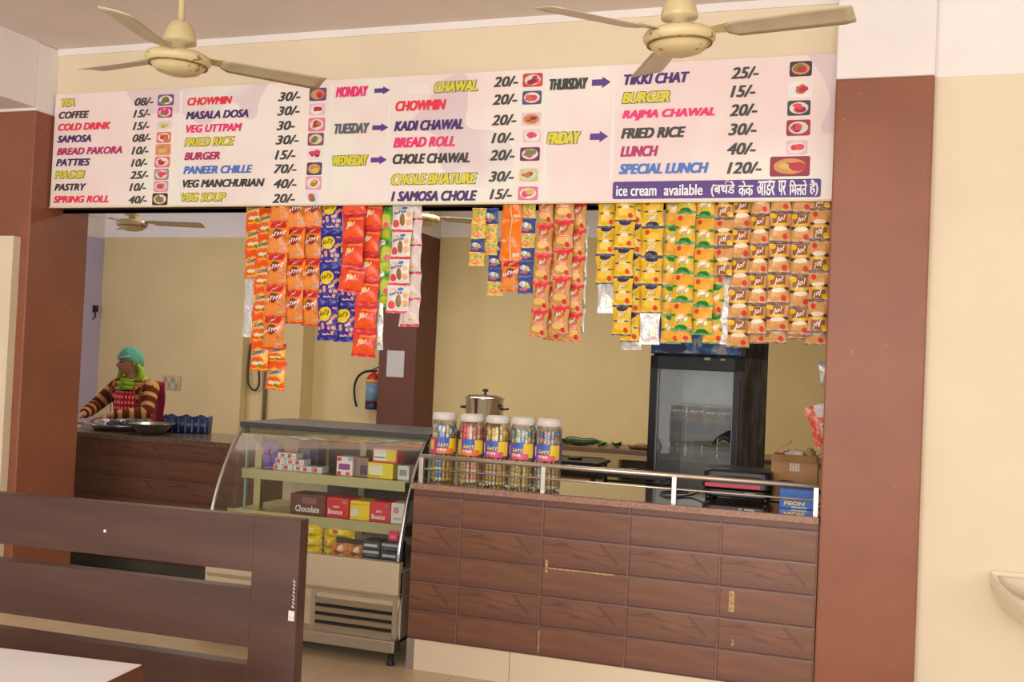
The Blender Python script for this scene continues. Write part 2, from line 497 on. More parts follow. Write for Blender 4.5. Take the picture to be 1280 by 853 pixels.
# beam above the serving opening (cream) with a white strip under the ceiling
m = MB(); m.box(-2.952, 1.802, 0.165, 0.48, 2.62, 3.478, 0); m.box(-2.952, 1.802, 0.155, 0.48, 3.478, 3.52, 1)
struct(m.build('trim_4', [CREAM, WHITE], origin=(0, 0, 0)), 'cream painted beam above the menu board', 'beam')
# low cream wall left of the left pillar
m = MB(); m.box(-7.4, -3.015, -0.06, -0.002, 0, 2.30)
struct(m.build('wall_left', CREAM, origin=(0, 0, 0)), 'cream partition wall left of the left pillar', 'wall')
# wall right of the right pillar: cream below, white above
m = MB(); m.box(2.2405, 6.5, 0.05, 0.2, 0, 3.06, 0); m.box(2.2405, 6.5, 0.045, 0.2, 3.06, 3.52, 1)
struct(m.build('wall_right', [CREAM, WHITE], origin=(0, 0, 0)), 'cream wall right of the right pillar, white above', 'wall')
# kitchen walls
m = MB(); m.box(-4.24, 2.5, 5.85, 6.0, 0, 3.06, 0); m.box(-4.24, 2.5, 5.84, 6.0, 3.06, 3.52, 1)
m.box(-4.965, -4.24, 5.57, 6.0, 0, 3.06, 0); m.box(-4.965, -4.24, 5.56, 6.0, 3.06, 3.52, 1)
m.box(-7.04, -4.972, 5.45, 6.0, 0, 3.0, 0); m.box(-7.04, -4.972, 5.44, 6.0, 3.0, 3.52, 1)
struct(m.build('wall_back', [KITCHEN, WHITE], origin=(0, 0, 0)), 'yellow kitchen back wall with stepped projections, white above', 'wall')
m = MB(); m.box(-7.19, -7.041, 2.6, 6.0, 0, 2.98, 0); m.box(-7.19, -7.036, 2.6, 6.0, 2.98, 3.52, 1)
struct(m.build('wall_kitchen_left', [VIOLET, WHITE], origin=(0, 0, 0)), 'pale violet side wall behind the left pillar', 'wall')
m = MB(); m.box(2.5, 2.65, 0.2, 6.0, 0, 3.06, 0); m.box(2.49, 2.65, 0.2, 6.0, 3.06, 3.52, 1)
struct(m.build('wall_kitchen_right', [KITCHEN, WHITE], origin=(0, 0, 0)), 'yellow kitchen side wall behind the right pillar', 'wall')
# brown pillar at the back
m = MB(); m.box(-3.12, -2.676, 5.3, 5.849, 0, 3.04, 0); m.box(-3.12, -2.676, 5.3, 5.838, 3.04, 3.52, 1)
struct(m.build('trim_5', [plain('dark_brown_enamel', (100, 56, 44), 0.5), WHITE], origin=(0, 0, 0), bevel=0.008), 'dark brown pillar against the kitchen back wall', 'pillar')
# steel angle under the board
m = MB(); m.box(-2.95, 1.80, 0.272, 0.30, 2.490, 2.51); m.box(-2.95, 1.80, 0.272, 0.275, 2.490, 2.62)
tag(m.build('support_angle', plain('brown_painted_iron', (58, 38, 32), 0.6)), 'dark brown iron angle spanning the opening behind the hanging packets', 'support bar')
m = MB(); m.tube([(-2.95, 0.20, 2.61), (1.80, 0.20, 2.61)], 0.009, 8)
tag(m.build('hanging_rod', STEELD), 'thin steel rod hidden behind the menu board carrying the packet strips', 'rod')

# serving counter (front): tiled front, granite top, cream skirting
ct = thing('serving_counter', 'wood-tiled serving counter with polished brown granite top between display case and right pillar', 'counter', (0.75, 0.3, 0))
m = MB(); m.box(-0.275, 1.80, 0.0, 0.10, 0.1625, 0.957); m.box(-0.275, -0.20, 0.1, 0.62, 0.0, 0.957)
m.build('tiled_front', TILE, ct)
m = MB(); m.box(-0.285, 1.80, -0.022, 0.66, 0.957, 0.992)
m.build('granite_top', GRANITE, ct, bevel=0.004)
m = MB(); m.box(-0.285, 1.80, -0.0245, -0.0222, 0.958, 0.988)
m.build('granite_edge', GRANLIP, ct)
m = MB(); m.box(-0.235, 0.30, 0.004, 0.1, 0.0, 0.162); m.box(0.303, 1.80, 0.004, 0.1, 0, 0.162)
m.build('skirting', SKIRT, ct)
m = MB(); m.box(-0.278, -0.236, 0.002, 0.1, 0.0, 0.162)
m.build('skirting_end', plain('grey_mortar', (150, 138, 130), 0.8), ct)
# scratches on the tiles
m = MB(); m.box(0.482, 0.835, -0.0012, 0.0, 0.609, 0.617); m.box(0.473, 0.486, -0.0012, 0.0, 0.59, 0.655)
m.box(1.40, 1.425, -0.0012, 0.0, 0.50, 0.60); m.box(0.452, 0.458, -0.0012, 0, 0.18, 0.29); m.box(1.42, 1.43, -0.0012, 0, 0.34, 0.37)
m.build('scraped_patch', plain('worn_tile_scrape', (196, 160, 112), 0.7, 0, 0.3, 60), ct)

# counter at the left, in the kitchen
kc = thing('kitchen_counter', 'dark wood-tiled kitchen counter in front of the woman, left of display case', 'counter', (-4.0, 1.6, 0))
m = MB(); m.box(-6.2, -2.0, 1.26, 1.36, 0.08, 0.955); m.box(-6.2, -2.0, 1.36, 1.9, 0.10, 0.955)
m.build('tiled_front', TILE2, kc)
m = MB(); m.box(-6.2, -1.98, 1.235, 1.94, 0.955, 0.995)
m.build('granite_top', granite_mat('worn_brown_granite', (76, 58, 48), (112, 90, 74), (150, 126, 106), 0.2), kc, bevel=0.004)
m = MB(); m.box(-6.2, -2.42, 1.25, 1.36, 0.0, 0.08)
m.build('skirting', DKSTONE, kc)
m = MB(); m.box(-2.42, -2.0, 1.25, 1.36, 0.0, 0.08)
m.build('pale_skirting', SKIRT, kc)
m = MB(); m.box(-6.2, -2.43, 0.62, 1.229, 0.0, 0.012)
tag(m.build('stone_strip', DKSTONE), 'dark grey stone strip on the floor along the left kitchen counter', 'stone strip')

# low masonry platform behind (vegetables and pot stand on it)
pf = thing('cooking_platform', 'low cream masonry platform with stone slab behind the fridge', 'platform', (0.2, 3.3, 0))
m = MB()
m.box(-2.3, 2.45, 3.2, 3.6, 0.0, 0.965)
m.box(-2.3, -0.42, 3.06, 3.2, 0.0, 0.965); m.box(0.02, 0.141, 3.06, 3.2, 0.0, 0.965); m.box(0.42, 2.45, 3.06, 3.2, 0.0, 0.965)
m.box(-0.42, 0.02, 3.06, 3.2, 0.92, 0.965); m.box(0.141, 0.42, 3.06, 3.2, 0.92, 0.965)
m.box(-0.42, 0.02, 3.06, 3.2, 0.0, 0.735); m.box(0.141, 0.42, 3.06, 3.2, 0.0, 0.735)
m.build('masonry', KITCHEN, pf)
m = MB(); m.box(-2.32, 2.45, 3.03, 3.62, 0.965, 1.0)
m.build('stone_slab', granite_mat('brown_stone_slab', (96, 66, 46), (128, 96, 70), (150, 116, 86), 0.4), pf, bevel=0.004)
m = MB(); m.box(-0.42, 0.02, 3.185, 3.199, 0.735, 0.92); m.box(0.141, 0.42, 3.185, 3.199, 0.735, 0.92)
m.build('niche_shade_panel', plain('shaded_niche_plaster', (84, 74, 60), 0.9, 0, 0.2), pf)  # dark panels paint the shade inside the two niches

# ------------------------------------------------------------------ menu board
BOARD_TEXT = [
('n','TEA',-2.888,-2.784,3.147,3.192,'ye'),
('n','COFFEE',-2.902,-2.667,3.068,3.114,'dk'),
('n','COLD DRINK',-2.903,-2.498,2.992,3.038,'rd'),
('n','SAMOSA',-2.904,-2.640,2.916,2.962,'nv'),
('n','BREAD PAKORA',-2.902,-2.401,2.837,2.883,'mg'),
('n','PATTIES',-2.904,-2.639,2.767,2.813,'nv'),
('n','MAGGI',-2.908,-2.677,2.689,2.735,'ye'),
('n','PASTRY',-2.906,-2.660,2.611,2.656,'dk'),
('n','SPRING ROLL',-2.910,-2.481,2.534,2.579,'rd'),
('p','08/-',-2.327,-2.188,3.131,3.176,'dk'),
('p','15/-',-2.332,-2.204,3.058,3.102,'dk'),
('p','15/-',-2.330,-2.208,2.981,3.026,'dk'),
('p','08/-',-2.328,-2.192,2.907,2.951,'dk'),
('p','10/-',-2.331,-2.205,2.829,2.874,'dk'),
('p','10/-',-2.330,-2.209,2.754,2.798,'dk'),
('p','25/-',-2.332,-2.196,2.679,2.723,'dk'),
('p','10/-',-2.333,-2.209,2.604,2.649,'dk'),
('p','40/-',-2.334,-2.198,2.527,2.571,'dk'),
('n','CHOWMIN',-1.942,-1.626,3.115,3.163,'rd'),
('n','MASALA DOSA',-1.946,-1.509,3.031,3.079,'nv'),
('n','VEG UTTPAM',-1.942,-1.548,2.950,2.998,'pk'),
('n','FRIED RICE',-1.947,-1.598,2.869,2.917,'ye'),
('n','BURGER',-1.943,-1.693,2.784,2.832,'mg'),
('n','PANEER CHILLE',-1.945,-1.463,2.700,2.748,'bl'),
('n','VEG MANCHURIAN',-1.946,-1.377,2.618,2.666,'dk'),
('n','VEG SOUP',-1.950,-1.640,2.535,2.583,'ye'),
('p','30/-',-1.314,-1.165,3.118,3.167,'dk'),
('p','30/-',-1.315,-1.166,3.034,3.083,'dk'),
('p','30-',-1.315,-1.193,2.948,2.997,'dk'),
('p','30/-',-1.317,-1.163,2.864,2.913,'dk'),
('p','15/-',-1.318,-1.179,2.776,2.826,'dk'),
('p','70/-',-1.320,-1.168,2.695,2.744,'dk'),
('p','40/-',-1.317,-1.163,2.608,2.657,'dk'),
('p','20/-',-1.320,-1.169,2.522,2.571,'dk'),
('n','MONDAY',-0.937,-0.730,3.123,3.183,'pk'),
('n','TUESDAY',-0.936,-0.712,2.912,2.972,'gr'),
('n','WEDNESDAY',-0.936,-0.713,2.729,2.788,'ye'),
('n','CHAWAL',-0.324,-0.070,3.125,3.183,'ye'),
('n','CHOWMIN',-0.557,-0.249,3.028,3.087,'rd'),
('n','KADI CHAWAL',-0.559,-0.142,2.916,2.974,'nv'),
('n','BREAD ROLL',-0.559,-0.187,2.823,2.881,'pk'),
('n','CHOLE CHAWAL',-0.559,-0.095,2.731,2.788,'dk'),
('n','CHOLE BHATURE',-0.560,-0.050,2.616,2.674,'ye'),
('n','1 SAMOSA CHOLE',-0.558,-0.044,2.522,2.579,'nv'),
('p','20/-',0.022,0.164,3.141,3.193,'dk'),
('p','20/-',0.021,0.163,3.044,3.096,'dk'),
('p','20/-',0.021,0.163,2.932,2.985,'dk'),
('p','10/-',0.024,0.155,2.835,2.887,'dk'),
('p','20/-',0.018,0.163,2.741,2.794,'dk'),
('p','30/-',0.019,0.163,2.626,2.678,'dk'),
('p','15/-',0.028,0.156,2.530,2.582,'dk'),
('n','THURSDAY',0.340,0.553,3.107,3.169,'dk'),
('n','FRIDAY',0.339,0.524,2.820,2.882,'ye'),
('n','TIKKI CHAT',0.744,1.085,3.117,3.173,'nv'),
('n','BURGER',0.739,0.987,3.022,3.078,'ye'),
('n','RAJMA CHAWAL',0.743,1.222,2.929,2.985,'pk'),
('n','FRIED RICE',0.741,1.076,2.836,2.892,'dk'),
('n','LUNCH',0.741,0.940,2.742,2.798,'mg'),
('n','SPECIAL LUNCH',0.738,1.200,2.651,2.706,'bl'),
('p','25/-',1.293,1.430,3.125,3.179,'dk'),
('p','15/-',1.293,1.417,3.032,3.087,'dk'),
('p','20/-',1.293,1.430,2.937,2.992,'dk'),
('p','30/-',1.290,1.430,2.840,2.895,'dk'),
('p','40/-',1.288,1.430,2.742,2.797,'dk'),
('p','120/-',1.291,1.461,2.646,2.700,'dk'),
('n','ice cream',0.728,0.940,2.538,2.592,'wh'),
('n','available',0.977,1.175,2.538,2.595,'wh'),
]
BOARD_ARROWS = [(-0.693,-0.594,3.129,3.174),(-0.695,-0.595,2.917,2.965),(-0.695,-0.595,2.733,2.783),(0.573,0.674,3.108,3.168),(0.575,0.672,2.822,2.883),]
BOARD_PICS = [(-2.157,-2.041,3.123,3.191),
(-2.152,-2.047,3.049,3.113),
(-2.157,-2.046,2.978,3.032),
(-2.152,-2.048,2.894,2.962),
(-2.155,-2.045,2.819,2.888),
(-2.157,-2.046,2.744,2.812),
(-2.155,-2.050,2.668,2.736),
(-2.154,-2.049,2.595,2.663),
(-2.160,-2.049,2.514,2.587),
(-1.108,-0.998,3.109,3.184),
(-1.104,-1.004,3.025,3.094),
(-1.106,-0.997,2.932,3.011),
(-1.105,-1.001,2.850,2.924),
(-1.105,-1.000,2.767,2.836),
(-1.102,-1.004,2.679,2.753),
(-1.106,-1.002,2.594,2.673),
(-1.104,-1.005,2.515,2.588),
(0.189,0.301,3.132,3.205),
(0.191,0.299,3.037,3.110),
(0.189,0.302,2.921,2.994),
(0.203,0.306,2.832,2.901),
(0.192,0.303,2.733,2.806),
(0.194,0.298,2.622,2.691),
(0.190,0.302,2.522,2.595),
(1.578,1.684,3.121,3.196),
(1.576,1.690,3.017,3.096),
(1.574,1.684,2.927,3.002),
(1.573,1.687,2.827,2.906),
(1.575,1.677,2.733,2.804),
(1.501,1.692,2.627,2.726),]

TXC = {'ye': (226, 216, 60), 'dk': (64, 62, 58), 'rd': (240, 52, 76), 'nv': (74, 42, 112), 'mg': (186, 44, 110),
       'pk': (240, 50, 120), 'bl': (72, 122, 206), 'gr': (96, 98, 106), 'wh': (244, 240, 246)}
def board_print():
    k = NT('printed_menu_flex'); k.setp(0.4, 0, 0.35)
    v = k.coord('Object')
    a = k.noise(1.1, 3, 0.5, v); b = k.noise(0.75, 2, 0.5, k.vmath('ADD', v, (7.3, 0, 2.1))); d = k.noise(1.7, 2, 0.5, k.vmath('ADD', v, (1.3, 0, 9.1)))
    c = k.ramp(a, [(0.35, lin((246, 238, 230))), (0.6, lin((241, 219, 217)))])
    c = k.mix(k.math('MULTIPLY', k.math('GREATER_THAN', b, 0.56), 0.55), c, lin((212, 190, 202)))
    c = k.mix(k.math('MULTIPLY', k.math('DIVIDE', k.math('SUBTRACT', d, 0.52), 0.12, clamp=True), 0.75), c, lin((240, 240, 226)))
    c = k.mix(k.math('MULTIPLY', k.math('DIVIDE', k.math('SUBTRACT', b, 0.30), -0.08, clamp=True), 0.6), c, lin((240, 170, 190)))
    k.col(c); return k.m
BD = thing('menu_board', 'wide printed menu board with prices hanging above the serving counter', 'menu board', (-0.568, 0.14, 2.506))
Y0 = 0.14
m = MB(); m.box(-2.936, 1.799, Y0, Y0 + 0.014, 2.512, 3.226)
m.build('panel', board_print(), BD)
WHT = plain('white_vinyl', (240, 236, 232), 0.5, 0, 0.02)
m = MB(); m.box(-2.938, 1.8005, Y0 - 0.004, Y0 + 0.016, 2.503, 2.5125)
m.box(1.7985, 1.8015, Y0 - 0.003, Y0 + 0.016, 2.512, 3.36)
m.build('frame', plain('cream_frame_metal', (226, 214, 180), 0.4, 0, 0.05), BD)
m = MB()
for x0, z0, x1, z1 in ((-1.989, 3.211, -1.971, 2.514), (-0.960, 3.205, -0.954, 2.514), (-0.594, 3.204, -0.590, 2.514), (0.327, 3.212, 0.336, 2.514), (0.693, 3.212, 0.698, 2.623)):
    w = 0.009
    m = MB(); m.add([(x0 - w, Y0 - 0.001, z0), (x0 + w, Y0 - 0.001, z0), (x1 + w, Y0 - 0.001, z1), (x1 - w, Y0 - 0.001, z1)], [(0, 1, 2, 3)])
    m.build('column_line', WHT, BD)

TXM = {c: plain('print_' + c, v, 0.45, 0, 0.02) for c, v in TXC.items()}
EDGE = plain('print_outline', (96, 92, 60), 0.5, 0, 0)
def flat_text(mb, s, x0, x1, z0, z1, y, shear=0.22, off=0.0, mi=0, heavy=0.055):
    h = (z1 - z0) * heavy        # the lettering is struck several times to make it bold
    for k, (dx, dz) in enumerate(((-h, -h * 0.5), (h, -h * 0.5), (-h, h * 0.5), (h, h * 0.5), (0, 0))):
        yk = y - 0.0003 * k
        add_text(mb, s, lambda u, v: (x0 + h + dx + u * (x1 - x0 - 2 * h), yk, z0 + h * 0.5 + dz + v * (z1 - z0 - h)), shear, off, mi)
for kd, s, x0, x1, z0, z1, c in BOARD_TEXT:
    m = MB()
    h = z1 - z0
    if kd == 'p': z0 -= 0.05 * h; z1 += 0.05 * h
    sh = 0.0 if c == 'wh' else 0.25
    if c == 'ye':       # yellow words carry a dark outline
        flat_text(m, s, x0 - 0.004, x1 + 0.004, z0 - 0.004, z1 + 0.004, Y0 - 0.0008, sh, 0.0, 1, 0.11)
    flat_text(m, s, x0, x1, z0, z1, Y0 - (0.0040 if c == 'wh' else 0.0024), sh, 0.0, 0, 0.03 if c == 'wh' else (0.05 if kd == 'p' else 0.07))
    o = m.build('menu_price' if kd == 'p' else 'menu_lettering', [TXM[c], EDGE], BD)
for x0, x1, z0, z1 in BOARD_ARROWS:
    zc = (z0 + z1) / 2; h = (z1 - z0) / 2; xm = x1 - 0.045
    m = MB()
    m.prism([(x0, zc - 0.55 * h), (xm, zc - 0.55 * h), (xm, zc - h), (x1, zc), (xm, zc + h), (xm, zc + 0.55 * h), (x0, zc + 0.55 * h)], Y0 - 0.002, Y0 + 0.001, 'y')
    m.build('printed_arrow', plain('print_violet', (92, 56, 140), 0.45, 0, 0.02), BD)
m = MB(); m.box(-0.553, -0.347, Y0 - 0.0025, Y0 + 0.001, 3.122, 3.172)
o = m.build('blank_patch', plain('white_sticker', (242, 234, 226), 0.6, 0, 0.02), BD); o['label'] = 'blank white sticker over one menu word'
# ice cream strip
def rrect(x0, x1, z0, z1, r, n=5):
    pts = []
    for cx, cz, a0 in ((x1 - r, z0 + r, -90), (x1 - r, z1 - r, 0), (x0 + r, z1 - r, 90), (x0 + r, z0 + r, 180)):
        for i in range(n + 1):
            a = math.radians(a0 + 90 * i / n); pts.append((cx + r * math.cos(a), cz + r * math.sin(a)))
    return pts
m = MB(); m.prism(rrect(0.709, 1.747, 2.523, 2.613, 0.012), Y0 - 0.003, Y0 + 0.001, 'y')
m.build('violet_band', plain('print_deep_violet', (82, 44, 132), 0.4, 0, 0.03), BD)
m = MB()
words = (('(\u092c\u0925\u0921\u0947', 1.216, 1.335), ('\u0915\u0947\u0915', 1.352, 1.425), ('\u0906\u0921\u0930', 1.442, 1.530), ('\u092a\u0930', 1.545, 1.583), ('\u092e\u093f\u0932\u0924\u0947', 1.598, 1.682), ('\u0939\u0948)', 1.694, 1.735))
for s, x0, x1 in words:
    if s.startswith('\u092e\u093f'): s = '\u093f\u092e\u0932\u0924\u0947'
    flat_text(m, s, x0, x1, 2.532 if '(' not in s and ')' not in s else 2.529, 2.607, Y0 - 0.0045, 0.0, 0.0, 0, 0.02)
for x in (1.296, 1.507):    # the curl above the headline
    m.tube([(x - 0.010, Y0 - 0.0052, 2.592), (x - 0.008, Y0 - 0.0052, 2.603), (x - 0.001, Y0 - 0.0052, 2.609), (x + 0.007, Y0 - 0.0052, 2.605)], 0.0028, 5)
m.build('hindi_lettering', TXM['wh'], BD)
# small food pictures: a coloured field, a plate and heaps of food
FIELD = [(120, 84, 140), (196, 60, 110), (236, 214, 214), (230, 120, 120), (226, 150, 120), (238, 120, 130), (170, 140, 160), (226, 150, 180), (70, 40, 50),
         (92, 76, 120), (236, 190, 200), (232, 120, 150), (150, 70, 110), (242, 230, 226), (92, 60, 100), (236, 160, 190), (240, 230, 240),
         (206, 60, 70), (84, 76, 130), (236, 206, 214), (226, 206, 206), (110, 40, 80), (206, 206, 130), (226, 120, 160),
         (50, 50, 66), (240, 236, 230), (66, 66, 60), (170, 30, 80), (226, 196, 206), (150, 40, 60)]
PLATE = [(238, 234, 236), (232, 220, 225), (210, 220, 200), (240, 226, 214), (214, 150, 90)]
FOOD = [(190, 40, 60), (226, 70, 90), (206, 120, 60), (150, 30, 60), (220, 190, 90), (120, 130, 60), (226, 60, 120)]
rp = random.Random(3)
for i, (x0, x1, z0, z1) in enumerate(BOARD_PICS):
    xc, zc, hx, hz = (x0 + x1) / 2, (z0 + z1) / 2, (x1 - x0) / 2, (z1 - z0) / 2
    m = MB()
    m.prism(rrect(x0, x1, z0, z1, 0.010, 3), Y0 - 0.0015, Y0 + 0.001, 'y', 0)
    pn = 20
    m.prism([(xc + 0.82 * hx * math.cos(2 * math.pi * q / pn), zc + 0.78 * hz * math.sin(2 * math.pi * q / pn)) for q in range(pn)], Y0 - 0.0022, Y0, 'y', 1)
    for q in range(5):
        a = rp.uniform(0, 6.28); rr = rp.uniform(0.1, 0.42); fx, fz = xc + rr * hx * math.cos(a), zc + rr * hz * math.sin(a)
        sx, sz = hx * rp.uniform(0.25, 0.5), hz * rp.uniform(0.25, 0.48)
        m.prism([(fx + sx * math.cos(2 * math.pi * t / 9), fz + sz * math.sin(2 * math.pi * t / 9)) for t in range(9)], Y0 - 0.0028 - 0.0003 * q, Y0, 'y', 2 + q % 2)
    f1, f2 = rp.sample(FOOD, 2)
    pm = [plain('pic_%d_%d_%d' % c, c, 0.45, 0, 0.05) for c in (FIELD[i], PLATE[i % 5], f1, f2)]
    m.build('food_picture', pm, BD)

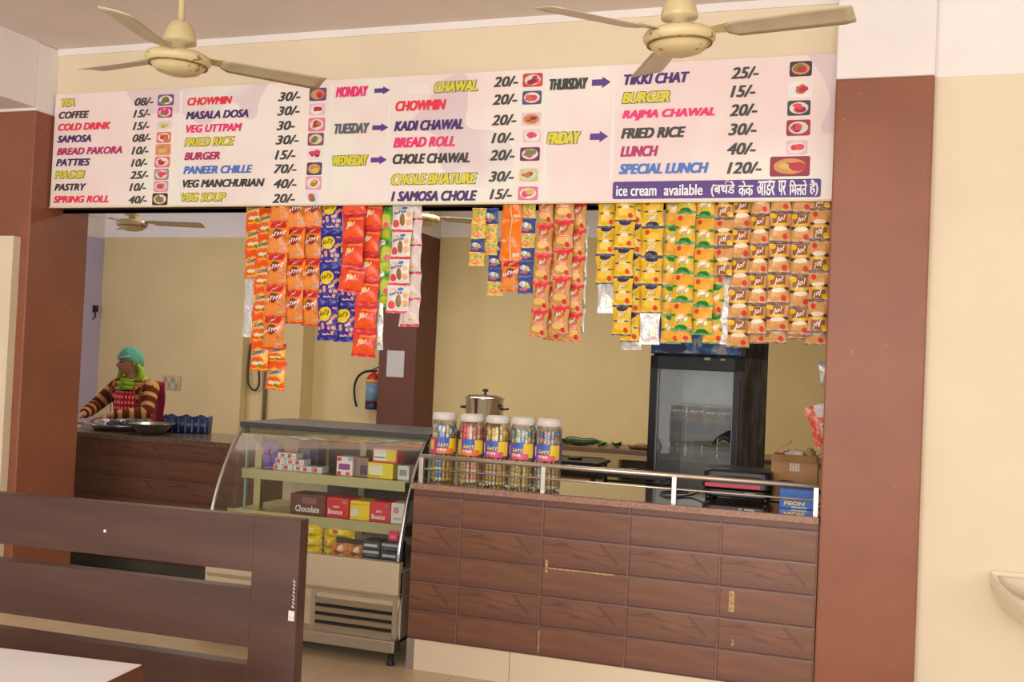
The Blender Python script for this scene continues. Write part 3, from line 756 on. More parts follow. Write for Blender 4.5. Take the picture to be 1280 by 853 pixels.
# ------------------------------------------------------------------ snack packets
STRIPS = [
('combo','A',0.230,[(-1.496,2.517,2.411,0.132,-0.04,'n'),(-1.491,2.411,2.253,0.13,-0.04,'n'),(-1.485,2.253,2.091,0.128,-0.04,'n')]),
('comboback','A_',0.260,[(-1.506,2.093,1.916,0.108,0.02,'s'),(-1.51,1.916,1.738,0.102,0.02,'s')]),
('combo2','A',0.200,[(-1.391,2.492,2.345,0.13,0.01,'n'),(-1.393,2.345,2.189,0.13,0.01,'n'),(-1.395,2.189,2.033,0.13,0.01,'n'),(-1.397,2.033,1.877,0.13,0.01,'n'),(-1.398,1.877,1.711,0.13,0.01,'n'),(-1.4,1.711,1.541,0.13,0.01,'n')]),
('king','B',0.165,[(-1.294,2.514,2.416,0.129,-0,'n'),(-1.293,2.416,2.228,0.132,-0,'n'),(-1.293,2.228,2.041,0.136,-0,'n'),(-1.293,2.041,1.859,0.139,-0,'n'),(-1.293,1.859,1.672,0.142,-0,'n')]),
('combo3','A',0.200,[(-1.284,1.701,1.598,0.126,0.01,'n'),(-1.286,1.598,1.434,0.134,0.01,'n')]),
('king2','B',0.190,[(-1.195,2.517,2.381,0.127,-0.03,'n'),(-1.19,2.381,2.197,0.124,-0.03,'n'),(-1.184,2.197,2.017,0.121,-0.03,'n'),(-1.178,2.017,1.826,0.118,-0.03,'n')]),
('king3','B',0.210,[(-1.089,2.52,2.389,0.131,-0.02,'n'),(-1.086,2.389,2.202,0.128,-0.02,'n'),(-1.083,2.202,2.016,0.125,-0.02,'n'),(-1.08,2.016,1.816,0.122,-0.02,'n')]),
('blue','C',0.190,[(-0.959,2.534,2.358,0.129,-0.01,'n'),(-0.958,2.358,2.159,0.128,-0.01,'n'),(-0.957,2.159,1.952,0.126,-0.01,'n'),(-0.956,1.952,1.736,0.125,-0.01,'n')]),
('blue2','C',0.220,[(-0.854,2.339,2.141,0.125,-0,'n'),(-0.853,2.141,1.943,0.128,-0,'n'),(-0.853,1.943,1.731,0.132,-0,'n')]),
('red','D',0.165,[(-0.809,2.51,2.46,0.143,-0.03,'n'),(-0.806,2.46,2.309,0.144,-0.03,'n'),(-0.802,2.309,2.159,0.145,-0.03,'n'),(-0.797,2.159,2.013,0.146,-0.03,'n')]),
('red2','D',0.200,[(-0.707,2.515,2.382,0.123,0.02,'n'),(-0.71,2.382,2.232,0.127,0.02,'n'),(-0.713,2.232,2.086,0.132,0.02,'n'),(-0.716,2.086,1.944,0.136,0.02,'n'),(-0.719,1.944,1.794,0.14,0.02,'n'),(-0.722,1.794,1.648,0.144,0.02,'n')]),
('redback','D_',0.225,[(-0.665,2.317,2.162,0.071,-0.02,'s'),(-0.662,2.162,2.007,0.072,-0.02,'s'),(-0.658,2.007,1.852,0.074,-0.02,'s'),(-0.654,1.852,1.693,0.075,-0.02,'s')]),
('green','E',0.230,[(-0.624,2.51,2.318,0.111,-0.05,'n'),(-0.614,2.318,2.131,0.11,-0.05,'n'),(-0.605,2.131,1.94,0.11,-0.05,'n')]),
('white','F',0.190,[(-0.512,2.516,2.363,0.129,0.01,'n'),(-0.513,2.363,2.209,0.13,0.01,'n'),(-0.515,2.209,2.061,0.131,0.01,'n'),(-0.516,2.061,1.903,0.132,0.01,'n')]),
('whiteback','F_',0.215,[(-0.46,2.515,2.429,0.114,-0.01,'t'),(-0.459,2.429,2.28,0.117,-0.01,'t'),(-0.457,2.28,2.127,0.12,-0.01,'t'),(-0.456,2.127,1.978,0.123,-0.01,'t'),(-0.454,1.978,1.83,0.126,-0.01,'t')]),
('sach1','G',0.190,[(-0.052,2.508,2.407,0.081,0.01,'g'),(-0.053,2.407,2.323,0.084,0.01,'g'),(-0.053,2.323,2.249,0.086,0.01,'h'),(-0.054,2.249,2.174,0.088,0.01,'g')]),
('sach2','G',0.210,[(0.011,2.511,2.405,0.09,0.01,'h'),(0.009,2.405,2.317,0.091,0.01,'g'),(0.008,2.317,2.238,0.093,0.01,'g')]),
('sach3','G',0.230,[(0.044,2.311,2.241,0.084,-0.01,'h'),(0.045,2.241,2.166,0.086,-0.01,'h'),(0.045,2.166,2.091,0.087,-0.01,'h'),(0.046,2.091,2.017,0.088,-0.01,'g')]),
('bigback','H',0.180,[(0.141,2.514,2.422,0.12,-0.02,'o'),(0.144,2.422,2.205,0.122,-0.02,'o')]),
('bigfront','B',0.210,[(0.142,2.204,2.039,0.113,-0,'n')]),
('sach4','G',0.190,[(0.232,2.506,2.436,0.082,-0,'g'),(0.233,2.436,2.35,0.083,-0,'h'),(0.233,2.35,2.276,0.083,-0,'g'),(0.233,2.276,2.203,0.084,-0,'h'),(0.233,2.203,2.121,0.085,-0,'h'),(0.234,2.121,2.026,0.086,-0,'h')]),
('tan','K',0.185,[(0.332,2.504,2.401,0.09,0.02,'n'),(0.33,2.401,2.242,0.092,0.02,'n'),(0.327,2.242,2.092,0.094,0.02,'n'),(0.324,2.092,1.942,0.096,0.02,'n'),(0.322,1.942,1.796,0.098,0.02,'n')]),
('tanb','K',0.215,[(0.412,2.482,2.362,0.107,0.04,'n'),(0.407,2.362,2.216,0.107,0.04,'n'),(0.402,2.216,2.07,0.107,0.04,'n'),(0.396,2.07,1.924,0.107,0.04,'n'),(0.391,1.924,1.782,0.107,0.04,'n')]),
('tan2','K',0.165,[(0.445,2.5,2.419,0.105,0.01,'n'),(0.445,2.419,2.266,0.104,0.01,'n'),(0.444,2.266,2.117,0.102,0.01,'n'),(0.443,2.117,1.964,0.1,0.01,'n'),(0.442,1.964,1.812,0.098,0.01,'n')]),
('tan3','K',0.200,[(0.512,2.505,2.373,0.086,0.01,'n'),(0.51,2.373,2.228,0.09,0.01,'n'),(0.508,2.228,2.079,0.094,0.01,'n'),(0.506,2.079,1.93,0.099,0.01,'n'),(0.504,1.93,1.777,0.103,0.01,'n')]),
('tanback','K_',0.225,[(0.532,2.419,2.269,0.058,0,'s'),(0.531,2.269,2.12,0.059,0,'s'),(0.53,2.12,1.971,0.06,0,'s'),(0.53,1.971,1.826,0.061,0,'s')]),
('yel','L',0.190,[(0.668,2.502,2.388,0.092,-0.01,'n'),(0.669,2.388,2.241,0.096,-0.01,'n'),(0.67,2.241,2.089,0.101,-0.01,'n')]),
('yelback','L_',0.210,[(0.68,2.091,1.935,0.095,-0.02,'s')]),
('yel2','L',0.165,[(0.772,2.506,2.418,0.106,-0.01,'n'),(0.773,2.418,2.272,0.105,-0.01,'n'),(0.774,2.272,2.122,0.104,-0.01,'n'),(0.776,2.122,1.972,0.103,-0.01,'n'),(0.777,1.972,1.819,0.102,-0.01,'n')]),
('yel3','L',0.200,[(0.814,2.477,2.398,0.094,-0,'n'),(0.814,2.398,2.243,0.096,-0,'n'),(0.815,2.243,2.088,0.099,-0,'n'),(0.815,2.088,1.938,0.102,-0,'n'),(0.815,1.938,1.788,0.104,-0,'n')]),
('yel3back','L_',0.220,[(0.819,1.86,1.747,0.106,-0.04,'s')]),
('yel4','L',0.180,[(0.913,2.507,2.382,0.112,-0.02,'i'),(0.916,2.382,2.229,0.11,-0.02,'i'),(0.918,2.229,2.088,0.108,-0.02,'n'),(0.921,2.088,1.94,0.105,-0.02,'n')]),
('yel4back','L_',0.195,[(0.918,1.94,1.779,0.102,-0,'s')]),
('grn','M',0.205,[(1.02,2.502,2.394,0.096,-0.01,'n'),(1.022,2.394,2.237,0.097,-0.01,'n'),(1.024,2.237,2.084,0.099,-0.01,'n'),(1.025,2.084,1.935,0.101,-0.01,'n'),(1.027,1.935,1.787,0.102,-0.01,'n')]),
('grn2','M',0.175,[(1.086,2.505,2.455,0.103,0,'i'),(1.086,2.455,2.299,0.104,0,'i'),(1.085,2.299,2.148,0.106,0,'i'),(1.085,2.148,2.001,0.107,0,'i'),(1.084,2.001,1.853,0.109,0,'i')]),
('grn2b','M',0.215,[(1.075,1.925,1.793,0.115,-0.04,'n')]),
('grn3','M',0.185,[(1.183,2.505,2.436,0.102,-0.01,'i'),(1.184,2.436,2.281,0.103,-0.01,'i'),(1.185,2.281,2.13,0.105,-0.01,'i'),(1.187,2.13,1.979,0.106,-0.01,'i'),(1.188,1.979,1.837,0.108,-0.01,'i')]),
('grn4','M',0.215,[(1.247,2.24,2.093,0.098,0.01,'n'),(1.246,2.093,1.942,0.101,0.01,'n'),(1.245,1.942,1.795,0.103,0.01,'n')]),
('brn','N',0.175,[(1.279,2.503,2.426,0.095,-0.02,'i'),(1.282,2.426,2.28,0.094,-0.02,'i'),(1.285,2.28,2.13,0.092,-0.02,'i')]),
('brnback','N_',0.210,[(1.305,2.134,2.02,0.057,-0.01,'s'),(1.306,2.02,1.907,0.058,-0.01,'s'),(1.307,1.907,1.793,0.059,-0.01,'s')]),
('brn2','N',0.190,[(1.366,2.505,2.379,0.1,-0.01,'n'),(1.368,2.379,2.226,0.102,-0.01,'n'),(1.369,2.226,2.076,0.105,-0.01,'n'),(1.37,2.076,1.923,0.107,-0.01,'n'),(1.371,1.923,1.779,0.109,-0.01,'n')]),
('brn3','N',0.175,[(1.46,2.493,2.445,0.093,-0.01,'n'),(1.46,2.445,2.297,0.093,-0.01,'n'),(1.461,2.297,2.149,0.092,-0.01,'n'),(1.462,2.149,1.997,0.091,-0.01,'n'),(1.463,1.997,1.845,0.09,-0.01,'n')]),
('brn3b','N',0.220,[(1.46,1.94,1.803,0.09,-0.01,'n')]),
('brn4','N',0.165,[(1.558,2.499,2.459,0.1,-0.01,'n'),(1.558,2.459,2.308,0.102,-0.01,'n'),(1.56,2.308,2.153,0.103,-0.01,'n'),(1.561,2.153,2.002,0.105,-0.01,'n'),(1.562,2.002,1.864,0.107,-0.01,'n')]),
('brn4b','N',0.220,[(1.556,1.942,1.806,0.101,-0.01,'n')]),
('brn5','N',0.180,[(1.658,2.5,2.457,0.103,-0.02,'n'),(1.66,2.457,2.306,0.104,-0.02,'n'),(1.663,2.306,2.148,0.104,-0.02,'n'),(1.665,2.148,1.986,0.105,-0.02,'n'),(1.668,1.986,1.848,0.106,-0.02,'n')]),
('brn5b','N',0.220,[(1.665,1.965,1.83,0.103,-0.01,'n')]),
('brn6','N',0.165,[(1.746,2.497,2.47,0.094,-0.01,'i'),(1.747,2.47,2.316,0.094,-0.01,'i'),(1.749,2.316,2.16,0.094,-0.01,'i'),(1.751,2.16,2.019,0.094,-0.01,'i'),(1.753,2.019,1.862,0.094,-0.01,'i')]),
('brn6b','N',0.215,[(1.747,1.943,1.805,0.1,0,'n')]),
]

def pouch_profile(u, v):
    """half width factor and half thickness of a filled pouch at (u, v) in 0..1"""
    s = 0.075
    if v < s or v > 1 - s: return 1.0, 0.04
    t = (v - s) / (1 - 2 * s)
    q = max(0.0, math.sin(math.pi * t))
    th = (max(0.0, q) ** 0.55) * (max(0.0, 1 - abs(2 * u - 1) ** 2.4) ** 0.7)
    return 1.0 - 0.085 * q ** 0.8, 0.04 + 0.96 * th
def pouch_point(u, v, front=True, lift=0.0):
    w, th = pouch_profile(u, v)
    x = (u - 0.5) * w
    wob = 0.10 * math.sin(9 * v + 5 * u) * th + 0.05 * math.sin(17 * u - 6 * v) * th
    y = -(0.5 * th + 0.5 * wob) - lift if front else (0.42 * th)
    if v < 0.075 or v > 0.925: y += 0.05 * math.sin(u * 50)
    return (x, y, v - 0.5)
def pouch_mesh(name, mats):
    vs, fs, uv = [], [], []
    nu, nv = 10, 16
    vv = [0, 0.04, 0.075] + [0.075 + 0.85 * (i / (nv - 4)) for i in range(1, nv - 4)] + [0.925, 0.96, 1.0]
    for side in (True, False):
        o = len(vs)
        for v in vv:
            for i in range(nu + 1):
                u = i / nu
                vs.append(pouch_point(u, v, side)); uv.append((u if side else 1 - u, v))
        for j in range(len(vv) - 1):
            for i in range(nu):
                a = o + j * (nu + 1) + i
                q = (a, a + 1, a + nu + 2, a + nu + 1)
                fs.append(q if side else tuple(reversed(q)))
    me = bpy.data.meshes.new(name)
    me.from_pydata(vs, [], fs)
    for mt in mats: me.materials.append(mt)
    half = len(fs) // 2
    me.polygons.foreach_set('material_index', [0] * half + [len(mats) - 1] * half)
    me.polygons.foreach_set('use_smooth', [True] * len(fs))
    ul = me.uv_layers.new(name='UVMap')
    for lp in me.loops: ul.data[lp.index].uv = uv[lp.vertex_index]
    bm = bmesh.new(); bm.from_mesh(me); bmesh.ops.remove_doubles(bm, verts=bm.verts, dist=1e-4); bm.to_mesh(me); bm.free()
    me.update()
    return me
SILVER = print_mat('silver_packet_back', (206, 204, 200), [('r', 0, 1, 0.90, 1.0, (186, 184, 182)), ('r', 0.475, 0.50, 0.08, 0.9, (70, 70, 74)), ('r', 0.12, 0.42, 0.66, 0.675, (160, 150, 150)), ('r', 0.12, 0.40, 0.58, 0.59, (200, 150, 150)), ('r', 0.58, 0.88, 0.30, 0.42, (226, 206, 140)), ('r', 0.58, 0.88, 0.18, 0.24, (206, 150, 140)), ('r', 0.58, 0.86, 0.62, 0.72, (180, 176, 176)), ('nz', 7, 0.4, 0.7, 0.4, (236, 236, 236))], 0.28, 0.02, 0.25)
PRINT = {
 'A': print_mat('orange_yellow_foil', (244, 96, 24), [('e', 0.5, 0.47, 0.62, 0.30, (250, 184, 36)), ('e', 0.45, 0.33, 0.40, 0.15, (236, 98, 56)), ('e', 0.5, 0.24, 0.34, 0.07, (240, 226, 170)), ('e', 0.6, 0.18, 0.14, 0.05, (120, 150, 40)), ('r', 0, 1, 0.86, 1, (240, 88, 24)), ('r', 0.1, 0.98, 0.055, 0.10, (236, 206, 40))], 0.28, 0.18, 0, 4),
 'B': print_mat('orange_red_foil', (246, 132, 22), [('e', 0.52, 0.60, 0.24, 0.15, (150, 40, 30)), ('e', 0.46, 0.72, 0.1, 0.04, (70, 90, 30)), ('e', 0.42, 0.25, 0.40, 0.16, (240, 146, 66)), ('e', 0.84, 0.45, 0.12, 0.14, (200, 120, 20)), ('r', 0.12, 0.88, 0.80, 1.0, (206, 40, 40)), ('r', 0, 1, 0, 0.05, (196, 50, 36)), ('r', 0.62, 0.92, 0.13, 0.20, (200, 180, 170))], 0.28, 0.08, 0, 4),
 'C': print_mat('navy_foil', (46, 40, 150), [('dots', 0.04, 0.96, 0.14, 0.62, 7.5, 0.36, (232, 164, 118)), ('dots', 0.75, 1.0, 0.5, 0.86, 8, 0.36, (226, 150, 112)), ('e', 0.40, 0.70, 0.34, 0.17, (238, 214, 40)), ('e', 0.42, 0.57, 0.24, 0.07, (238, 206, 40)), ('r', 0, 1, 0.87, 1, (40, 36, 140)), ('r', 0, 1, 0, 0.12, (40, 36, 140)), ('r', 0.3, 0.8, 0.14, 0.16, (226, 190, 200))], 0.25, 0.06, 0, 6),
 'D': print_mat('red_orange_foil', (238, 62, 36), [('e', 0.5, 0.30, 0.46, 0.34, (246, 88, 34)), ('r', 0, 1, 0.86, 1, (214, 44, 52)), ('r', 0, 1, 0, 0.12, (220, 50, 60)), ('r', 0.35, 0.95, 0.76, 0.84, (240, 140, 70)), ('e', 0.4, 0.64, 0.12, 0.07, (226, 200, 80))], 0.25, 0.12, 0, 4),
 'E': print_mat('green_foil', (104, 176, 52), [('e', 0.45, 0.58, 0.34, 0.22, (206, 206, 74)), ('e', 0.55, 0.45, 0.22, 0.08, (230, 90, 90)), ('e', 0.4, 0.2, 0.30, 0.12, (196, 200, 40)), ('r', 0, 1, 0.88, 1, (70, 140, 50)), ('nz', 6, 0.5, 0.7, 0.5, (220, 220, 120))], 0.28, 0.15, 0, 5),
 'F': print_mat('white_foil', (236, 230, 226), [('e', 0.24, 0.28, 0.17, 0.14, (232, 72, 76)), ('e', 0.56, 0.42, 0.14, 0.22, (146, 112, 60)), ('e', 0.84, 0.34, 0.12, 0.13, (240, 170, 110)), ('e', 0.84, 0.62, 0.10, 0.10, (242, 182, 120)), ('e', 0.60, 0.84, 0.14, 0.06, (70, 140, 206)), ('r', 0.15, 0.5, 0.80, 0.83, (236, 160, 120)), ('r', 0, 1, 0, 0.085, (226, 58, 66)), ('r', 0, 1, 0.96, 1, (226, 58, 66))], 0.3, 0.05, 0, 5),
 'F_': print_mat('pale_packet_back', (228, 206, 202), [('r', 0.08, 1, 0, 0.10, (216, 48, 50)), ('r', 0.24, 0.27, 0.12, 0.95, (130, 96, 96)), ('r', 0.45, 0.75, 0.18, 0.30, (232, 222, 170)), ('e', 0.6, 0.25, 0.08, 0.05, (206, 176, 40)), ('nz', 5, 0.45, 0.7, 0.5, (244, 232, 230))], 0.25, 0.03),
 'g': print_mat('yellow_sachet_foil', (232, 196, 60), [('e', 0.5, 0.3, 0.4, 0.2, (240, 150, 70)), ('e', 0.55, 0.6, 0.3, 0.14, (150, 170, 60)), ('r', 0.1, 0.9, 0.86, 0.95, (240, 140, 50)), ('nz', 5, 0.5, 0.65, 0.8, (246, 240, 206))], 0.22, 0.2, 0, 5),
 'h': print_mat('blue_sachet_foil', (78, 82, 140), [('e', 0.4, 0.55, 0.32, 0.16, (220, 226, 236)), ('e', 0.62, 0.38, 0.22, 0.12, (196, 196, 60)), ('e', 0.4, 0.25, 0.3, 0.1, (206, 110, 150)), ('r', 0, 1, 0.88, 0.96, (60, 120, 200)), ('nz', 6, 0.5, 0.65, 0.8, (40, 50, 110))], 0.22, 0.22, 0, 5),
 'o': print_mat('plain_orange_foil', (246, 124, 24), [('r', 0.49, 0.535, 0, 1, (240, 214, 180)), ('r', 0.47, 0.49, 0.35, 1, (90, 50, 20)), ('r', 0.60, 0.92, 0.10, 0.18, (236, 206, 176)), ('e', 0.2, 0.48, 0.14, 0.04, (246, 190, 120))], 0.22, 0.03),
 'K': print_mat('golden_red_foil', (206, 152, 82), [('nz', 9, 0.45, 0.7, 0.6, (226, 178, 104)), ('r', 0, 1, 0.86, 1, (232, 56, 62)), ('e', 0.5, 0.82, 0.34, 0.09, (226, 60, 62)), ('e', 0.48, 0.68, 0.33, 0.15, (200, 106, 60)), ('r', 0.18, 0.80, 0.42, 0.49, (228, 84, 84)), ('r', 0.24, 0.72, 0.445, 0.465, (244, 224, 210)), ('e', 0.44, 0.30, 0.36, 0.12, (240, 190, 110)), ('e', 0.72, 0.16, 0.12, 0.085, (214, 52, 56)), ('r', 0, 1, 0, 0.05, (206, 90, 60))], 0.26, 0.05, 0, 4),
 'L': print_mat('yellow_navy_foil', (238, 190, 44), [('r', 0, 1, 0.93, 1, (54, 50, 88)), ('e', 0.5, 0.93, 0.30, 0.13, (56, 52, 90)), ('r', 0.22, 0.80, 0.58, 0.76, (206, 176, 40)), ('e', 0.5, 0.47, 0.46, 0.035, (70, 66, 70)), ('e', 0.5, 0.46, 0.22, 0.05, (228, 220, 180)), ('e', 0.45, 0.30, 0.30, 0.13, (246, 206, 80)), ('e', 0.74, 0.18, 0.12, 0.085, (222, 70, 44)), ('r', 0, 1, 0, 0.045, (54, 50, 88))], 0.26, 0.04, 0, 4),
 'M': print_mat('orange_green_foil', (240, 172, 52), [('r', 0, 1, 0.90, 1, (56, 158, 84)), ('e', 0.5, 0.90, 0.28, 0.10, (34, 130, 50)), ('r', 0.14, 0.84, 0.52, 0.80, (196, 206, 60)), ('e', 0.48, 0.60, 0.30, 0.10, (236, 236, 190)), ('e', 0.1, 0.47, 0.14, 0.05, (60, 150, 50)), ('e', 0.9, 0.47, 0.14, 0.05, (60, 150, 50)), ('r', 0.32, 0.68, 0.45, 0.48, (236, 230, 200)), ('e', 0.22, 0.80, 0.10, 0.06, (250, 200, 40)), ('e', 0.74, 0.18, 0.12, 0.085, (218, 66, 60)), ('r', 0, 1, 0, 0.05, (50, 140, 66))], 0.26, 0.05, 0, 4),
 'N': print_mat('golden_brown_foil', (218, 164, 98), [('nz', 11, 0.5, 0.7, 0.6, (204, 134, 72)), ('r', 0, 1, 0.92, 1, (104, 78, 82)), ('r', 0.12, 0.82, 0.58, 0.90, (158, 96, 52)), ('r', 0.12, 0.82, 0.52, 0.60, (234, 190, 36)), ('e', 0.18, 0.84, 0.15, 0.08, (242, 196, 30)), ('e', 0.08, 0.47, 0.16, 0.05, (90, 60, 50)), ('e', 0.92, 0.47, 0.16, 0.05, (90, 60, 50)), ('e', 0.5, 0.42, 0.34, 0.07, (244, 226, 200)), ('e', 0.74, 0.18, 0.13, 0.09, (218, 62, 58)), ('r', 0, 1, 0, 0.05, (96, 66, 62))], 0.26, 0.05, 0, 4),
}
MESHES = {}
for t in 'ABCDEFghoKLMN': MESHES[t] = pouch_mesh('packet_' + t, [PRINT[t], SILVER])
MESHES['s'] = pouch_mesh('packet_s', [SILVER, SILVER])
MESHES['t'] = pouch_mesh('packet_t', [PRINT['F_'], SILVER])
WORD = {'A': [('Combo', 0.18, 0.86, 0.55, 0.72, 0.10, (46, 56, 110), 1)], 'B': [('Jo!', 0.36, 0.62, 0.83, 0.94, 0.05, (244, 226, 220), 0), ('#6', 0.10, 0.92, 0.53, 0.67, 0.12, (246, 240, 236), 0)],
        'C': [('#4', 0.14, 0.66, 0.63, 0.80, 0.0, (150, 110, 20), 0)], 'D': [('Jo!', 0.24, 0.66, 0.44, 0.66, 0.08, (246, 240, 226), 0)],
        'F': [('#5', 0.12, 0.72, 0.62, 0.75, 0.06, (50, 60, 130), 0)], 'K': [('Jo!', 0.26, 0.66, 0.58, 0.78, 0.10, (240, 236, 232), 0)],
        'L': [('Jo!', 0.30, 0.70, 0.60, 0.78, 0.08, (244, 230, 216), 0)], 'M': [('Jo!', 0.28, 0.70, 0.55, 0.74, 0.08, (226, 120, 110), 0)],
        'N': [('Jo!', 0.28, 0.72, 0.62, 0.84, 0.10, (250, 244, 240), 0)]}
LETTER = {}
for t, ws in WORD.items():
    LETTER[t] = []
    for s, u0, u1, v0, v1, tilt, c, edge in ws:
        m = MB()
        fn = lambda lift, g: (lambda u, v: pouch_point(u0 - g + u * (u1 - u0 + 2 * g), v0 - g + v * (v1 - v0 + 2 * g) + tilt * (u - 0.5), True, lift))
        if s[0] == '#':
            add_scribble(m, int(s[1]), 4, fn(0.06, 0.0)); edge = 2
        if edge == 1: add_text(m, s, fn(0.03, 0.02), 0.2, 0.06, 1, 2)
        if edge != 2: add_text(m, s, fn(0.06, 0.0), 0.2, 0.03, 0, 2)
        o = m.build('lettering', [plain('lettering_%d_%d_%d' % c, c, 0.4, 0, 0.02), plain('lettering_halo', (232, 226, 216), 0.4, 0, 0.02)], origin=(0, 0, 0))
        LETTER[t].append(o.data); bpy.data.objects.remove(o)
KIND = {'A': 'orange-yellow snack packet', 'B': 'red-topped orange packet', 'C': 'navy snack packet', 'D': 'red snack packet',
        'E': 'green snack packet', 'F': 'white snack packet', 'K': 'golden snack packet', 'L': 'yellow snack packet',
        'M': 'green-sealed snack packet', 'N': 'brown snack packet', 's': 'silver packet back', 't': 'pinkish packet back with red seal',
        'g': 'small yellow candy sachet', 'h': 'small blue candy sachet', 'o': 'big orange packet back with white seam'}
WHERE = {'combo': 'the leftmost orange strip', 'comboback': 'the silver end of the leftmost strip', 'combo2': 'the second orange strip from left',
 'king': 'the long frontmost orange strip', 'combo3': 'the lowest tail of orange strips', 'king2': 'the orange strip third from the navy ones',
 'king3': 'the orange strip next to the navy packets', 'blue': 'the left navy strip', 'blue2': 'the right navy strip', 'red': 'the short red strip over navy packets',
 'red2': 'the long red strip', 'redback': 'the silver edge behind the long red strip', 'green': 'the light green strip', 'white': 'the white strip over light green packets',
 'whiteback': 'the strip right of the white packets', 'sach1': 'the leftmost sachet string', 'sach2': 'the second sachet string', 'sach3': 'the lower sachet string',
 'sach4': 'the sachet string beside golden packets', 'bigback': 'the short strip between sachet strings', 'bigfront': 'the end of the strip between sachet strings',
 'tan': 'the left red-sealed golden strip', 'tanb': 'the hindmost red-sealed golden strip', 'tan2': 'the frontmost red-sealed golden strip', 'tan3': 'the right red-sealed golden strip',
 'tanback': 'the silver edge right of the golden strips', 'yel': 'the leftmost yellow strip', 'yelback': 'the end of the leftmost yellow strip', 'yel2': 'the second yellow strip',
 'yel3': 'the rear yellow strip', 'yel3back': 'the end of the rear yellow strip', 'yel4': 'the rightmost yellow strip', 'yel4back': 'the end of the rightmost yellow strip',
 'grn': 'the left green-sealed strip', 'grn2': 'the second green-sealed strip', 'grn2b': 'the tail behind the second green-sealed strip', 'grn3': 'the third green-sealed strip',
 'grn4': 'the right rear green-sealed strip', 'brn': 'the leftmost brown strip', 'brnback': 'the silver end of the leftmost brown strip', 'brn2': 'the second brown strip',
 'brn3': 'the third brown strip', 'brn3b': 'the tail behind the third brown strip', 'brn4': 'the fourth brown strip', 'brn4b': 'the tail behind the fourth brown strip',
 'brn5': 'the fifth brown strip', 'brn5b': 'the tail behind the fifth brown strip', 'brn6': 'the brown strip beside the pillar', 'brn6b': 'the tail of the brown strip beside the pillar'}
ORD = ['first', 'second', 'third', 'fourth', 'fifth', 'sixth', 'seventh']
rk = random.Random(11)
for key, ty, yl, pk in STRIPS:
    for i, (x, zt, zb, w, sl, fl) in enumerate(pk):
        if fl in 'ni': t = ty[0]
        else: t = fl
        if i == 0 and len(pk) > 1 and zt > 2.47:      # topmost one continues up behind the board
            zt = min(zb + (pk[1][1] - pk[1][2]), 2.600)
        h = (zt - zb) * 1.03; zc = (zt + zb) / 2
        nm = 'candy_sachet' if t in 'gh' else 'snack_packet'
        o = bpy.data.objects.new(nm, MESHES[t]); COL.objects.link(o)
        o.location = (x, yl + 0.014 + rk.uniform(-0.003, 0.003), zc)
        o.scale = (w * 1.04, 0.034 if t in 'gh' else (0.05 if h > 0.17 else 0.042), h)
        if fl in 'st' and t == 's': o.scale[1] = 0.016
        yaw = rk.uniform(-0.16, 0.16); pit = rk.uniform(-0.07, 0.07)
        o.rotation_euler = (pit, (math.pi if fl == 'i' else 0.0) + sl + rk.uniform(-0.02, 0.02), yaw)
        if key == 'red' and i == 3: o.rotation_euler = (0.1, 0.12, 0.25)
        if key == 'combo3' and i == 1: o.rotation_euler[1] += 0.05
        n = sum(1 for _ in pk)
        if n == 1: lab = KIND[t] + ', ' + WHERE[key]
        else: lab = KIND[t] + ', ' + ORD[i] + ' down in ' + WHERE[key]
        tag(o, lab, 'sachet' if t in 'gh' else 'snack packet', 'candy sachets hanging under the menu board' if t in 'gh' else 'snack packets hanging under the menu board')
        for d in LETTER.get(t, []):
            c = bpy.data.objects.new('lettering', d); COL.objects.link(c); c.parent = o
# ------------------------------------------------------------------ glass display case
CASE = thing('display_case', 'curved glass display case on steel base left of the tiled counter', 'display case', (-0.94, 0.4, 0.0))
XL, XR = -1.545, -0.335
def catmull(P, n):
    out = []
    for i in range(len(P) - 1):
        p0 = P[max(i - 1, 0)]; p1 = P[i]; p2 = P[i + 1]; p3 = P[min(i + 2, len(P) - 1)]
        for s in range(n):
            t = s / n
            out.append(tuple(0.5 * ((2 * p1[q]) + (-p0[q] + p2[q]) * t + (2 * p0[q] - 5 * p1[q] + 4 * p2[q] - p3[q]) * t * t + (-p0[q] + 3 * p1[q] - 3 * p2[q] + p3[q]) * t ** 3) for q in range(len(p1))))
    out.append(tuple(P[-1])); return out
PROF = catmull([(0.30, 1.198), (0.215, 1.110), (0.130, 0.990), (0.065, 0.860), (0.022, 0.735), (-0.008, 0.630), (-0.016, 0.556)], 5)
GLASS = glass_mat('clear_display_glass', (0.93, 0.97, 0.95, 1), 0.0)
GLEDGE = plain('green_glass_edge', (150, 186, 164), 0.15, 0, 0.05)
CHAMP = steel_mat('champagne_steel', (206, 196, 150), 0.32)
m = MB(); m.box(XL - 0.015, XR + 0.012, 0.285, 0.86, 1.197, 1.228)
m.build('top_slab', plain('dark_grey_granite_slab', (62, 58, 58), 0.35, 0, 0.15, 60), CASE, bevel=0.004)
m = MB(); m.sheet([[(XL + 0.012, y, z), (XR - 0.012, y, z)] for y, z in PROF], 0, True)
m.build('front_glass', GLASS, CASE, fix=False)
